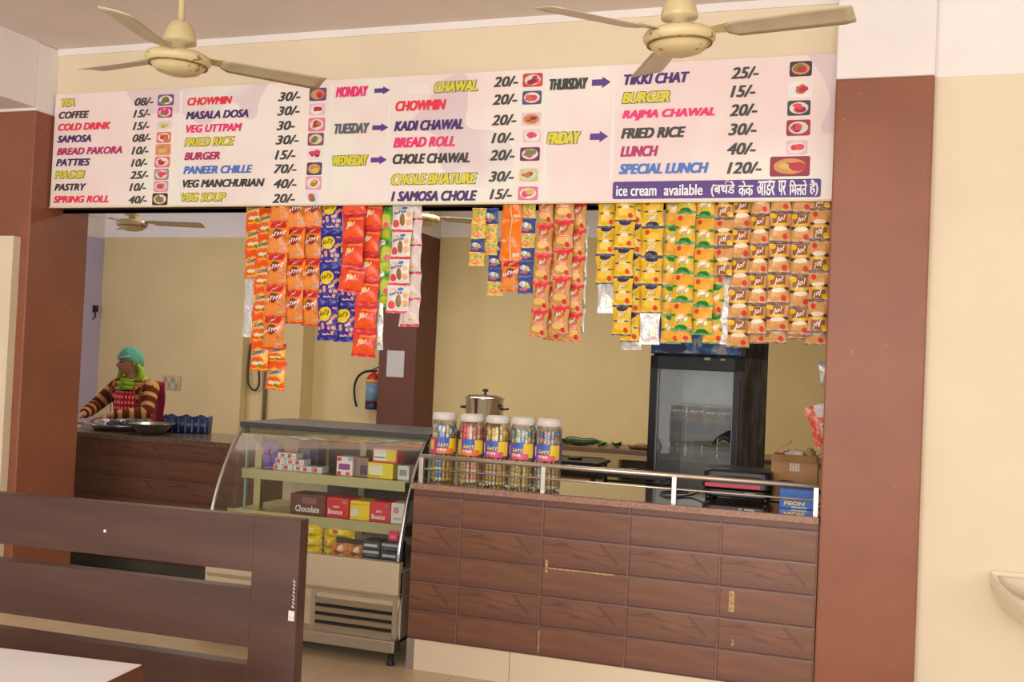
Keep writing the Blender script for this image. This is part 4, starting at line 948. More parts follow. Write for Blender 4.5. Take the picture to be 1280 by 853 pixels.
for x in (XL + 0.004, XR - 0.004):
    m = MB(); poly = [(y + 0.006, z) for y, z in PROF] + [(0.80, 0.556), (0.80, 1.196)]
    m.add([(x, y, z) for y, z in poly], [tuple(range(len(poly)))])
    m.build('side_glass', GLASS, CASE, fix=False)
    m = MB(); m.sheet([[(x - 0.007, y - 0.012, z + 0.006), (x + 0.007, y - 0.012, z + 0.006)] for y, z in PROF], 0, True, (0, 0.016, -0.006))
    o = m.build('edge_trim', CHROME, CASE); o['label'] = 'curved chrome edge trim'
    sx_ = -0.0115 if x < -1 else 0.0115
    m = MB(); m.tube([(x + sx_, y + 0.002, z + 0.004) for y, z in PROF], 0.0055, 8); m.build('edge_gasket', BLACK, CASE)
    m = MB(); m.box(x - 0.005, x + 0.005, 0.34, 0.36, 0.56, 1.19)
    m.build('glass_edge_strip', GLEDGE, CASE)
m = MB(); m.box(XL + 0.05, XR - 0.03, 0.315, 0.345, 1.150, 1.197)
m.build('lamp_rail', CHAMP, CASE)
m = MB(); m.box(XL + 0.055, XL + 0.10, 0.36, 0.40, 0.55, 1.15)
m.build('inner_post', CHAMP, CASE)
m = MB(); m.box(XR - 0.10, XR - 0.06, 0.70, 0.74, 0.55, 1.15); m.box(-0.96, -0.92, 0.70, 0.74, 0.55, 1.15); m.box(XL + 0.02, XR - 0.02, 0.70, 0.74, 1.12, 1.19)
m.build('rear_frame', CHAMP, CASE)
m = MB(); m.box(-1.20, -0.42, 0.745, 0.752, 0.56, 1.12)
m.build('rear_door', plain('dark_rear_panel', (98, 86, 82), 0.4, 0, 0.1), CASE)
m = MB(); m.box(XL + 0.05, XR - 0.10, 0.235, 0.68, 0.944, 0.952); m.box(XL + 0.05, XR - 0.10, 0.232, 0.24, 0.902, 0.958)
m.build('shelf', CHAMP, CASE)
m = MB(); m.box(XL + 0.04, XR - 0.06, 0.122, 0.68, 0.715, 0.723); m.box(XL + 0.04, XR - 0.06, 0.118, 0.126, 0.676, 0.735)
m.build('shelf', CHAMP, CASE)
m = MB(); m.box(XL, XR, 0.012, 0.84, 0.30, 0.500); m.box(XL, XR, -0.014, 0.04, 0.38, 0.552); m.box(XL, XR, 0.78, 0.84, 0.5, 1.197)
m.prism([(-0.014, 0.38), (0.04, 0.38), (0.04, 0.345), (0.022, 0.345)], XL, XR, 'x')
m.build('steel_body', STEELD, CASE, bevel=0.004)
m = MB(); m.box(XL, XR + 0.003, 0.028, 0.84, 0.137, 0.36)
m.build('lower_body', STEELD, CASE, bevel=0.003)
m = MB(); m.box(XL, XR - 0.002, -0.03, 0.05, 0.075, 0.137)
m.prism([(-0.03, 0.137), (0.05, 0.137), (0.05, 0.158), (0.026, 0.158)], XL, XR - 0.002, 'x')
m.build('bumper_sill', STEEL, CASE, bevel=0.004)
m = MB(); m.box(-0.838, -0.372, 0.024, 0.0275, 0.150, 0.352)
m.build('vent_opening', BLACK, CASE)
for k in range(4):
    zc = 0.300 - 0.046 * k
    m = MB(); m.obox((-0.605, 0.012, zc + 0.004), (0.235, 0, 0), (0, 0.010, 0.0045), (0, -0.0016, 0.0135))
    m.build('louver', STEEL, CASE)
m = MB()
for x0, x1, z0, z1 in ((-0.865, -0.838, 0.14, 0.372), (-0.372, -0.342, 0.14, 0.372), (-0.838, -0.372, 0.345, 0.372), (-0.838, -0.372, 0.138, 0.152)):
    m.box(x0, x1, 0.006, 0.026, z0, z1)
m.build('vent_frame', STEEL, CASE)
for x in (XL + 0.05, XR - 0.04):
    for y in (0.02, 0.78):
        m = MB(); m.lathe([(0.022, 0.0), (0.022, 0.012), (0.014, 0.018), (0.014, 0.30)], (x, y, 0.0), 12)
        m.build('foot', BLACK, CASE)
m = MB(); m.box(XL + 0.03, XR - 0.03, 0.10, 0.76, 0.10, 0.138)
m.build('under_tray', BLACKM, CASE)

# goods inside the case
def carton(name, x0, x1, yf, depth, z0, z1, col, label, cat='box', panels=(), words=(), rot=0.0, side=None, group=None):
    """printed carton: closed box with flap lines, front panels and lettering"""
    xc = (x0 + x1) / 2
    t = thing(name, label, cat, (xc, yf + depth / 2, z0), rot, group)
    hx, hy, H = (x1 - x0) / 2, depth / 2, z1 - z0
    m = MB(); m.box(-hx, hx, -hy, hy, 0, H, 0)
    m.build('carton_body', plain('card_%d_%d_%d' % col, col, 0.4, 0, 0.05), t, world=False, bevel=min(0.004, H * 0.06))
    for (u0, u1, v0, v1, c) in panels:
        m = MB(); m.box(-hx + u0 * 2 * hx, -hx + u1 * 2 * hx, -hy - 0.0012, -hy + 0.001, v0 * H, v1 * H)
        m.build('printed_panel', plain('card_%d_%d_%d' % c, c, 0.4, 0, 0.05), t, world=False)
    for (s, u0, u1, v0, v1, c) in words:
        m = MB(); pf_ = lambda u, v: (-hx + (u0 + u * (u1 - u0)) * 2 * hx, -hy - 0.0018, (v0 + v * (v1 - v0)) * H)
        if s[0] == '#': add_scribble(m, int(s[1]), 5, pf_)
        else: add_text(m, s, pf_, 0.1, 0.02, 0, 2)
        m.build('lettering', plain('ink_%d_%d_%d' % c, c, 0.4, 0, 0), t, world=False)
    m = MB(); m.box(-hx * 0.98, hx * 0.98, -0.0012, 0.0012, H - 0.0004, H + 0.0008)
    m.build('flap_seam', plain('flap_seam_grey', (90, 80, 74), 0.6, 0, 0), t, world=False)  # darker line along the flap joint
    return t
W1 = (240, 238, 232)
# upper shelf
for k, (x, dy) in enumerate(((-1.435, 0.0), (-1.385, 0.02))):
    o = bpy.data.objects.new('snack_packet', pouch_mesh('packet_violet', [print_mat('violet_foil', (92, 66, 150), [('e', 0.3, 0.55, 0.2, 0.12, (230, 150, 60)), ('e', 0.6, 0.3, 0.3, 0.16, (130, 104, 180)), ('r', 0, 1, 0.9, 1, (70, 50, 126)), ('nz', 6, 0.5, 0.7, 0.5, (150, 130, 196))], 0.25, 0.1), SILVER]) if k == 0 else o.data)
    COL.objects.link(o); o.location = (x, 0.38 + dy, 0.953 + 0.088); o.scale = (0.10, 0.04, 0.17); o.rotation_euler = (0.12, 0.05 - 0.1 * k, 0.1)
    tag(o, ('violet snack pouch at the left end of the top shelf in the case', 'violet snack pouch leaning second from left on the case top shelf')[k], 'snack packet', 'violet pouches in the display case')
carton('dark_box', -1.28, -1.14, 0.50, 0.10, 0.953, 1.115, (60, 56, 90), 'dark blue box standing behind the violet pouches on the top case shelf', 'box', ((0.1, 0.6, 0.3, 0.7, (120, 126, 150)),))
k = 0
for row, n, z in ((0, 5, 0.953), (1, 3, 0.988), (2, 2, 1.023)):
    for i in range(n):
        x = -1.345 + i * 0.066 + row * 0.012
        carton('small_box', x, x + 0.062, 0.33 + 0.004 * ((i * 7 + row) % 3), 0.085, z, z + 0.033, (222, 220, 216),
               'small white and red box, %s in the %s row on the top case shelf' % (ORD[i], ('bottom', 'middle', 'top')[row]), 'box',
               ((0.1, 0.5, 0.15, 0.85, (206, 70, 80)), (0.62, 0.9, 0.3, 0.7, (200, 190, 186))) if (i + row) % 3 != 2 else ((0.3, 0.75, 0.2, 0.8, (214, 96, 110)),), group='small white and red boxes in the case')
carton('red_dotted_box', -0.917, -0.813, 0.32, 0.10, 0.953, 1.063, (238, 226, 224), 'white box with red dots in the middle of the top case shelf', 'box', ((0.15, 0.85, 0.3, 0.62, (150, 70, 130)), (0.04, 0.3, 0.75, 0.95, (220, 60, 70)), (0.72, 0.98, 0.8, 0.97, (130, 180, 206)), (0.05, 0.3, 0.02, 0.2, (220, 60, 70)), (0.6, 0.85, 0.03, 0.2, (226, 90, 90))))
carton('brown_box', -0.805, -0.722, 0.34, 0.10, 0.953, 1.063, (150, 120, 104), 'brown patterned box beside the white dotted box', 'box', ((0.4, 0.95, 0.1, 0.6, (92, 70, 90)),))
carton('yellow_box', -0.715, -0.555, 0.32, 0.12, 0.953, 1.043, (234, 210, 50), 'yellow box under the red-rimmed box on the top case shelf', 'box', ((0.06, 0.6, 0.2, 0.85, (232, 228, 190)), (0.06, 0.55, 0.1, 0.16, (220, 120, 60))))
carton('red_rimmed_box', -0.692, -0.535, 0.33, 0.12, 1.044, 1.132, (228, 70, 52), 'red-rimmed white and yellow box stacked on the yellow box', 'box', ((0.05, 0.55, 0.12, 0.88, (236, 228, 220)), (0.55, 0.94, 0.12, 0.88, (226, 206, 60)), (0.08, 0.5, 0.3, 0.36, (226, 110, 100))))
carton('white_box', -0.535, -0.462, 0.34, 0.09, 0.953, 1.035, (216, 214, 210), 'small pale box at the right end of the top case shelf', 'box', ((0.2, 0.8, 0.3, 0.7, (150, 150, 150)),))
# lower shelf
carton('chocolate_box', -1.141, -0.912, 0.20, 0.16, 0.724, 0.842, (112, 62, 56), 'dark brown chocolate box on the lower case shelf', 'box', ((0.35, 0.75, 0.55, 0.85, (140, 100, 92)),), (('Chocolate', 0.16, 0.84, 0.14, 0.46, W1),))
carton('red_box', -0.904, -0.764, 0.20, 0.16, 0.724, 0.838, (216, 44, 54), 'red box beside the chocolate box on the lower case shelf', 'box', ((0.72, 0.9, 0.72, 0.9, (150, 140, 80)),), (('Bounce', 0.08, 0.74, 0.18, 0.44, W1), ('#4', 0.3, 0.6, 0.5, 0.62, W1)))
carton('yellow_box', -0.755, -0.632, 0.20, 0.14, 0.724, 0.832, (240, 206, 36), 'yellow box between the two red boxes on the lower case shelf', 'box', ((0.06, 0.45, 0.2, 0.6, (226, 222, 200)), (0.05, 0.95, 0.8, 0.84, (206, 150, 30))))
carton('red_box', -0.627, -0.504, 0.20, 0.16, 0.724, 0.838, (216, 50, 62), 'red box at the right of the lower case shelf', 'box', ((0.72, 0.9, 0.74, 0.9, (150, 140, 80)),), (('Bounce', 0.08, 0.76, 0.14, 0.38, W1), ('#4', 0.3, 0.6, 0.46, 0.58, W1)))
carton('white_box', -0.499, -0.418, 0.20, 0.12, 0.724, 0.840, (226, 220, 216), 'white box at the right end of the lower case shelf', 'box', ((0.2, 0.6, 0.5, 0.8, (206, 150, 150)), (0.2, 0.8, 0.2, 0.3, (180, 180, 186))))
# bottom deck: yellow packs, tan packs, dark packs
PACKM = {}
def soft_pack(x0, x1, yf, dep, z0, z1, key, base, layers, label, group):
    if key not in PACKM:
        PACKM[key] = pouch_mesh('pack_' + key, [print_mat('pack_print_' + key, base, layers, 0.3, 0.08), print_mat('pack_back_' + key, base, [('nz', 6, 0.4, 0.7, 0.3, (255, 255, 255))], 0.3)])
    o = bpy.data.objects.new('biscuit_pack', PACKM[key]); COL.objects.link(o)
    o.location = ((x0 + x1) / 2, yf + 0.02, (z0 + z1) / 2); o.scale = (z1 - z0 + 0.004, dep, x1 - x0)
    o.rotation_euler = (0, math.pi / 2, 0)
    tag(o, label, 'biscuit pack', group); return o
yl = [('e', 0.5, 0.5, 0.30, 0.25, (240, 226, 120)), ('e', 0.45, 0.45, 0.2, 0.12, (220, 90, 40)), ('r', 0, 1, 0.9, 1, (220, 180, 20))]
for r in range(3):
    for i in range(2):
        x0 = -1.03 + i * 0.15
        if r == 2 and i == 1: x1 = x0 + 0.19
        else: x1 = x0 + 0.148
        if r < 2 and i == 1: x1 = x0 + 0.075
        soft_pack(x0, x1, 0.11 + 0.02 * i, 0.08, 0.503 + r * 0.062, 0.565 + r * 0.062, 'yellow', (236, 208, 30), yl, 'yellow noodle pack, %s column of the %s row at the bottom of the case' % (('left', 'right')[i], ('bottom', 'middle', 'top')[r]), 'yellow packs at the bottom of the case')
tl = [('e', 0.5, 0.72, 0.4, 0.12, (240, 226, 206)), ('r', 0, 1, 0.4, 0.55, (200, 90, 60)), ('nz', 5, 0.5, 0.7, 0.5, (236, 190, 120))]
for r in range(2):
    for i in range(2):
        x0 = -0.80 + i * 0.10
        soft_pack(x0, x0 + 0.098, 0.075, 0.09, 0.503 + r * 0.052, 0.555 + r * 0.052, 'tan', (222, 140, 82), tl, 'orange brown bun pack, %s of the %s row at the bottom of the case' % (('left', 'right')[i], ('lower', 'upper')[r]), 'bun packs at the bottom of the case')
for i in range(2):
    for r in range(3):
        x0 = -0.595 + i * 0.112
        carton('dark_pack', x0, x0 + 0.105, 0.06, 0.10, 0.502 + r * 0.0475, 0.548 + r * 0.0475, (64, 64, 70), 'dark grey pack, %s stack, %s layer at the case bottom' % (('left', 'right')[i], ('bottom', 'middle', 'top')[r]), 'box',
               ((0.05, 0.95, 0.55, 0.86, (172, 176, 180)), (0.2, 0.8, 0.2, 0.42, (104, 106, 116))) if (i + r) % 2 else ((0.1, 0.85, 0.3, 0.62, (190, 192, 196)),), group='dark packs at the bottom of the case')
carton('pink_box', -0.46, -0.405, 0.10, 0.05, 0.6455, 0.70, (224, 60, 110), 'small pink box on top of the right dark packs in the case', 'box', ((0.2, 0.8, 0.3, 0.6, (236, 120, 150)),))

# ------------------------------------------------------------------ counter railing
RL = thing('counter_railing', 'low steel railing along the front edge of the granite counter', 'railing', (0.76, 0.03, 0.992))
RAILM = steel_mat('satin_rail_steel', (226, 216, 200), 0.3)
m = MB(); m.tube([(-0.262, 0.03, 1.128), (1.795, 0.03, 1.128)], 0.0125, 12); m.build('top_rail', RAILM, RL)
m = MB(); m.tube([(-0.25, 0.03, 1.062), (1.785, 0.03, 1.062)], 0.0055, 10); m.build('middle_rail', RAILM, RL)
for x in (-0.25, 0.434, 1.110, 1.783):
    m = MB(); m.box(x - 0.012, x + 0.012, 0.018, 0.042, 0.992, 1.124); m.build('post', RAILM, RL, bevel=0.002)

# ------------------------------------------------------------------ candy jars
JG = glass_mat('clear_plastic_jar', (0.97, 0.97, 0.96, 1), 0.02, 0.05)
LIDM = plain('frosted_white_lid', (222, 214, 208), 0.35, 0, 0.04)
def jar(x, label, idx, c_label):
    t = thing('candy_jar', label, 'jar', (x, 0.135, 0.992), (0.25, 0.05, -0.15, -0.2, -0.15)[idx], 'candy jars behind the counter railing')
    R = 0.069
    m = MB(); m.lathe([(0.0, 0.0035), (R - 0.006, 0.003), (R, 0.014), (R, 0.305), (R - 0.004, 0.322), (R - 0.012, 0.335), (R - 0.012, 0.344)], (0, 0, 0), 32)
    m.build('jar_body', JG, t, world=False, fix=False)
    m = MB(); m.lathe([(R - 0.009, 0.333), (R - 0.005, 0.336), (R - 0.005, 0.366), (R - 0.012, 0.373), (0.0, 0.374)], (0, 0, 0), 32)
    for q in range(32):
        a = 2 * math.pi * q / 32
        m.obox(((R - 0.005) * math.cos(a), (R - 0.005) * math.sin(a), 0.351), (0.0012 * math.cos(a), 0.0012 * math.sin(a), 0), (-0.002 * math.sin(a), 0.002 * math.cos(a), 0), (0, 0, 0.013))
    m.build('lid', LIDM, t, world=False)
    z0, z1, RR = 0.155, 0.238, R + 0.0012
    def band(nm, a0, a1, za, zb, col, r=RR):
        m = MB(); n = max(4, int(abs(a1 - a0) / 0.12))
        g = [[(r * math.cos(a0 + (a1 - a0) * i / n), r * math.sin(a0 + (a1 - a0) * i / n), z) for i in range(n + 1)] for z in (za, zb)]
        m.sheet(g, 0, True); return m.build(nm, plain('label_%d_%d_%d' % col, col, 0.4, 0, 0.03), t, world=False)
    F = -math.pi / 2
    band('paper_label', 0, 2 * math.pi, z0, z1, (120, 76, 158))
    band('label_band', F - 1.5, F - 0.55, z0, z1, ((214, 60, 120), (226, 176, 60), (86, 96, 190), (92, 96, 190), (92, 110, 200))[idx], RR + 0.0005)
    band('label_band', F - 1.3, F - 0.72, z0 + 0.02, z1 - 0.012, ((240, 200, 60), (240, 206, 50), W1, W1, W1)[idx], RR + 0.001)
    band('label_band', F + 0.5, F + 1.35, z0 + 0.008, z1, (240, 204, 40), RR + 0.0005)
    band('label_band', F - 0.5, F + 0.95, z0, z0 + 0.03, ((236, 120, 60), (240, 120, 40), (230, 80, 130), (232, 90, 130), (234, 90, 120))[idx], RR + 0.001)
    band('label_band', F - 0.25, F + 0.55, z0 + 0.042, z1 + 0.004, (52, 96, 190), RR + 0.001)
    m = MB()
    def cyl(u, v): 
        a = F - 0.32 + 0.85 * u; return ((RR + 0.0022) * math.cos(a), (RR + 0.0022) * math.sin(a), z0 + 0.036 + 0.024 * v)
    add_scribble(m, 4, 2, cyl)
    m.build('lettering', plain('label_gold_ink', (244, 214, 60), 0.4, 0, 0.02), t, world=False)
    m = MB()
    def cyl2(u, v):
        a = F - 0.34 + 0.72 * u; return ((RR + 0.0022) * math.cos(a), (RR + 0.0022) * math.sin(a), z0 + 0.013 + 0.019 * v)
    add_scribble(m, 4, 3, cyl2)
    m.build('lettering', plain('label_white_ink', (236, 236, 240), 0.4, 0, 0.02), t, world=False)
    return t
JX = (-0.171, -0.010, 0.138, 0.282, 0.424)
PAL = [[(222, 196, 110), (110, 150, 206), (240, 236, 226), (230, 196, 70)], [(238, 128, 116), (242, 168, 140), (236, 110, 130), (240, 214, 150)],
       [(238, 198, 80), (230, 170, 80), (244, 226, 150), (240, 236, 220)], [(176, 212, 234), (232, 206, 110), (120, 166, 210), (242, 238, 230)], [(96, 136, 196), (176, 212, 234), (214, 150, 110), (240, 234, 220)]]  # whites among the wrapper colours also paint in glints
JL = ['leftmost candy jar on the counter with pink and violet label', 'candy jar with salmon pink sticks, second from left behind the railing', 'middle candy jar with golden yellow sticks',
      'candy jar with pale blue sticks, second from right behind the railing', 'rightmost candy jar on the counter with dark blue sticks']
def stick_mesh(c1, c2):
    m = MB(); n = 8; r = 0.0085; H = 0.145
    segs = [0.0, 0.12, 0.13, 0.30, 0.31, 0.5, 0.51, 0.7, 0.71, 0.88, 0.89, 1.0]
    for i in range(len(segs) - 1):
        rr0 = r * (0.7 if segs[i] == 0 else 1); rr1 = r * (0.7 if segs[i + 1] == 1 else 1)
        m.lathe([(rr0, segs[i] * H), (rr1, segs[i + 1] * H)], (0, 0, 0), n, (i // 2) % 2)
    me_o = m.build('wafer_stick', [plain('stick_%d_%d_%d' % c1, c1, 0.3, 0, 0.05), plain('stick_%d_%d_%d' % c2, c2, 0.3, 0, 0.05)], origin=(0, 0, 0))
    d = me_o.data; bpy.data.objects.remove(me_o); return d
rj = random.Random(5)
for idx, x in enumerate(JX):
    jar(x, JL[idx], idx, None)
    P = PAL[idx]
    ms = [stick_mesh(P[a], P[b]) for a, b in ((0, 2), (1, 3), (2, 1), (3, 0))]
    if True:
        low = [stick_mesh((230, 200, 80), (190, 160, 130)), stick_mesh((240, 236, 226), P[1]), stick_mesh(P[3], (210, 170, 110))]
    for tier in (0, 1):
        for q in range(17):
            a = 2 * math.pi * q / 17 + rj.uniform(-0.05, 0.05) + 0.18 * tier
            rr = 0.0555
            o = bpy.data.objects.new('wafer_stick', (low if tier == 0 else ms)[rj.randrange(3)]); COL.objects.link(o)
            o.location = (x + rr * math.cos(a), 0.135 + rr * math.sin(a), 0.998 + 0.152 * tier + rj.uniform(0, 0.004))
            o.scale = (1, 1, rj.uniform(0.97, 1.03) if tier == 0 else rj.uniform(0.98, 1.12)); o.rotation_euler = (rj.uniform(-0.03, 0.03), rj.uniform(-0.03, 0.03), rj.uniform(0, 6))
            tag(o, ('wrapped candy stick standing in the %s half of the %s candy jar' % (('lower', 'upper')[tier], ('leftmost', 'salmon', 'golden', 'pale blue', 'rightmost')[idx])), 'candy stick', 'wrapped sticks in the %s candy jar, %s tier' % (('first', 'second', 'third', 'fourth', 'fifth')[idx], ('lower', 'upper')[tier]))

# ------------------------------------------------------------------ things on the granite counter, right end
GR = thing('sandwich_griller', 'black electric sandwich griller with red front stripe on the granite counter', 'griller', (1.385, 0.45, 0.992))
def loft_box(m, x0, x1, y0, y1, z0, z1, r, mi=0, taper=0.0):
    pts = rrect(x0, x1, y0, y1, r, 5); cx, cy = (x0 + x1) / 2, (y0 + y1) / 2
    rings = []
    for z, s in ((z0, 0.96), (z0 + 0.008, 1.0), (z1 - 0.012, 1.0 - taper * 0.7), (z1 - 0.003, 0.985 - taper), (z1, 0.95 - taper)):
        rings.append([(cx + (p[0] - cx) * s, cy + (p[1] - cy) * s, z) for p in pts])
    n = len(pts); vs = [p for rg in rings for p in rg]
    fs = [(i * n + j, i * n + (j + 1) % n, (i + 1) * n + (j + 1) % n, (i + 1) * n + j) for i in range(len(rings) - 1) for j in range(n)]
    fs += [tuple(reversed(range(n))), tuple((len(rings) - 1) * n + j for j in range(n))]
    m.add(vs, fs, mi, False)
m = MB(); loft_box(m, 1.205, 1.555, 0.30, 0.60, 1.012, 1.050, 0.05); m.build('lower_plate_body', BLACK, GR)
m = MB(); loft_box(m, 1.20, 1.56, 0.295, 0.60, 1.053, 1.150, 0.05, 0, 0.06); m.build('lid', BLACK, GR)
m = MB(); m.box(1.222, 1.50, 0.2915, 0.2975, 1.062, 1.081); m.build('red_stripe', plain('pinkish_red_plastic', (222, 56, 84), 0.35, 0, 0.04), GR)
m = MB(); m.tube([(1.24, 0.30, 1.105), (1.25, 0.262, 1.112), (1.32, 0.255, 1.115), (1.44, 0.255, 1.115), (1.50, 0.262, 1.112), (1.51, 0.30, 1.105)], 0.010, 10); m.build('handle', BLACK, GR)
for x in (1.235, 1.525):
    for y in (0.33, 0.57):
        m = MB(); m.lathe([(0.014, 0), (0.018, 0.022)], (x, y, 0.992), 12); m.build('foot', BLACK, GR)
m = MB(); m.box(1.425, 1.475, 0.2985, 0.301, 1.026, 1.040); m.box(1.395, 1.412, 0.2985, 0.301, 1.026, 1.036); m.build('rating_label', plain('white_print', (220, 220, 214), 0.5, 0, 0), GR)
m = MB(); m.box(1.27, 1.33, 0.36, 0.40, 1.1485, 1.1515); m.build('top_badge', plain('dull_gold_badge', (120, 110, 74), 0.4), GR)
m = MB(); m.tube(catmull([(1.21, 0.42, 1.03), (1.14, 0.36, 1.0), (1.06, 0.25, 0.9975), (1.0, 0.30, 0.9975), (0.98, 0.42, 0.9975), (1.04, 0.5, 0.9975), (1.1, 0.55, 0.9975)], 6), 0.0045, 8)
tag(m.build('power_cord', BLACK), 'black power cord looping on the granite left of the griller', 'cord')
bb = thing('battery_box', 'bright blue carton with yellow lettering at the right end of the granite counter', 'box', (1.69, 0.27, 0.992), 0.0)
m = MB(); m.box(-0.088, 0.088, -0.06, 0.06, 0, 0.098); m.build('carton_body', plain('bright_blue_card', (34, 100, 196), 0.4, 0, 0.08), bb, world=False, bevel=0.003)
m = MB(); add_text(m, 'PEON', lambda u, v: (-0.066 + 0.10 * u, -0.0612, 0.016 + 0.020 * v), 0.1, 0.04); m.build('lettering', plain('yellow_ink', (240, 206, 40), 0.4, 0, 0), bb, world=False)
m = MB(); m.box(-0.03, 0.045, -0.0612, -0.06, 0.004, 0.011); m.box(-0.08, -0.06, -0.0612, -0.06, 0.045, 0.052); m.build('printed_line', plain('pale_ink', (200, 206, 190), 0.5, 0, 0), bb, world=False)
m = MB(); m.box(-0.087, 0.087, -0.0015, 0.0015, 0.0975, 0.0988); m.build('flap_seam', plain('flap_seam_blue', (20, 60, 130), 0.5, 0, 0), bb, world=False)
m = MB(); m.tube(catmull([(1.56, 0.40, 1.10), (1.62, 0.35, 1.112), (1.70, 0.31, 1.105), (1.78, 0.30, 1.095), (1.785, 0.40, 1.0), (1.7, 0.45, 0.997)], 6), 0.0045, 8)
tag(m.build('power_cord', BLACK), 'black cord lying over the bright blue carton', 'cord')
# brown carton with open flaps and things in it
CARD = laminate_mat('brown_corrugated_card', (156, 116, 74), (174, 132, 88), 3, 3, 0.7)
cb = thing('cardboard_carton', 'open brown cardboard carton behind the bright blue box', 'carton', (1.655, 0.50, 0.992), 0.0)
m = MB()
for b in ((-0.115, 0.115, -0.075, -0.071, 0, 0.245), (-0.115, 0.115, 0.071, 0.075, 0, 0.245), (-0.115, -0.111, -0.071, 0.071, 0, 0.245), (0.111, 0.115, -0.071, 0.071, 0, 0.245), (-0.115, 0.115, -0.075, 0.075, 0, 0.004)):
    m.box(*b)
m.build('carton_body', CARD, cb, world=False)
m = MB(); m.obox((-0.068, 0.0, 0.278), (0.044, 0, 0.034), (0, 0.072, 0), (-0.001, 0, 0.0015)); m.build('flap', CARD, cb, world=False)
m = MB(); m.obox((0.133, 0.0, 0.265), (0.022, 0, 0.02), (0, 0.072, 0), (-0.001, 0, 0.0015)); m.build('flap', CARD, cb, world=False)
m = MB(); m.obox((0.0, -0.095, 0.235), (0.108, 0, 0), (0, 0.022, 0.012), (0, -0.0008, 0.0015)); m.build('flap', CARD, cb, world=False)
m = MB()
for q in range(4):
    m.box(-0.022 + 0.013 * q, -0.014 + 0.013 * q, -0.0765, -0.075, 0.165, 0.205)
    m.box(-0.024, 0.026, -0.0768, -0.0752, 0.168 + 0.010 * q, 0.171 + 0.010 * q)
m.build('printed_mark', plain('pale_card_print', (206, 190, 168), 0.7, 0, 0), cb, world=False)
def crumple(name, c, r, mat, label, cat, seed, sub=None):
    rr = random.Random(seed); ph = [rr.uniform(0, 6.28) for _ in range(6)]
    fn = lambda p: 1 + 0.22 * math.sin(5 * p.x + ph[0]) * math.sin(4 * p.y + ph[1]) + 0.16 * math.sin(9 * p.z + ph[2] + 3 * p.x) + 0.10 * math.sin(13 * p.y + ph[3])
    m = MB(); m.ball(c, r, 20, 14, 0, fn)
    return tag(m.build(name, mat), label, cat)
crumple('plastic_wrap', (1.645, 0.50, 1.222), (0.055, 0.045, 0.035), plain('crumpled_white_plastic', (214, 206, 190), 0.3, 0, 0.1, 40), 'crumpled white plastic wrap stuffed in the brown carton', 'plastic wrap', 1)
crumple('green_bag', (1.725, 0.51, 1.235), (0.030, 0.04, 0.035), plain('olive_plastic', (150, 140, 84), 0.35, 0, 0.15, 30), 'olive green crumpled bag poking out of the brown carton', 'bag', 2)
# printed plastic bag hanging by the pillar
bgm = print_mat('orange_white_bag_print', (228, 222, 220), [('r', 0.0, 0.35, 0, 1, (232, 88, 36)), ('r', 0.35, 1, 0.55, 0.72, (236, 96, 40)), ('dots', 0.4, 1, 0.05, 0.5, 9, 0.3, (110, 110, 150)), ('nz', 6, 0.45, 0.7, 0.6, (240, 236, 232))], 0.3, 0.15)
o = bpy.data.objects.new('plastic_bag', pouch_mesh('bag', [bgm, bgm])); COL.objects.link(o)
o.location = (1.785, 0.62, 1.395); o.scale = (0.15, 0.05, 0.22); o.rotation_euler = (0, -0.32, 0.1)
tag(o, 'orange and white plastic bag peeking out behind the right pillar above the carton', 'bag')
o = bpy.data.objects.new('snack_packet', MESHES['s']); COL.objects.link(o)
o.location = (1.80, 0.50, 1.67); o.scale = (0.10, 0.04, 0.13); o.rotation_euler = (0.1, -0.2, 0.5)
tag(o, 'silver packet peeking out alone behind the right pillar', 'snack packet')

# ------------------------------------------------------------------ fridge
FR = thing('glass_door_fridge', 'black glass-door drinks fridge behind the granite counter', 'fridge', (0.93, 1.71, 0), math.radians(-11))
hw, FD = 0.315, 0.58
m = MB()
m.box(-hw, -hw + 0.03, 0.05, FD, 0.08, 2.0); m.box(hw - 0.03, hw, 0.05, FD, 0.08, 2.0); m.box(-hw, hw, FD - 0.03, FD, 0.08, 2.0)
m.box(-hw, hw, 0.05, FD, 1.74, 2.0); m.box(-hw, hw, 0.05, FD, 0.08, 0.34)
fsm = NT('weathered_black_fridge_side'); fsm.setp(0.5, 0, 0.12)
vv_ = fsm.coord('Object'); mp_ = fsm.n('ShaderNodeMapping'); mp_.inputs['Scale'].default_value = (3, 3, 1.2); fsm.put(mp_.inputs[0], vv_)
ff_ = fsm.noise(2.6, 4, 0.55, mp_.outputs[0])
fsm.col(fsm.ramp(ff_, [(0.34, lin((36, 38, 48))), (0.48, lin((56, 62, 82))), (0.62, lin((92, 102, 128))), (0.74, lin((104, 62, 50)))]))
m.build('cabinet', fsm.m, FR, world=False, bevel=0.006)
m = MB(); m.box(-hw + 0.032, hw - 0.032, FD - 0.036, FD - 0.031, 0.342, 1.738)
m.box(-hw + 0.0305, -hw + 0.034, 0.06, FD - 0.036, 0.342, 1.738); m.box(hw - 0.034, hw - 0.0305, 0.06, FD - 0.036, 0.342, 1.738)
m.build('inner_liner', plain('pale_fridge_liner', (226, 226, 222), 0.4, 0, 0.05), FR, world=False)
m = MB(); m.box(-hw, hw, 0.0, 0.055, 1.755, 2.0); hd = m.build('header', BLACK, FR, world=False, bevel=0.004)
hdm = NT('blue_printed_header'); hdm.setp(0.25)
hv = hdm.coord('Object'); hf = hdm.noise(9, 4, 0.6, hv)
hdm.col(hdm.ramp(hf, [(0.38, lin((24, 44, 110))), (0.5, lin((70, 130, 190))), (0.58, lin((196, 190, 180))), (0.7, lin((40, 90, 160)))]))
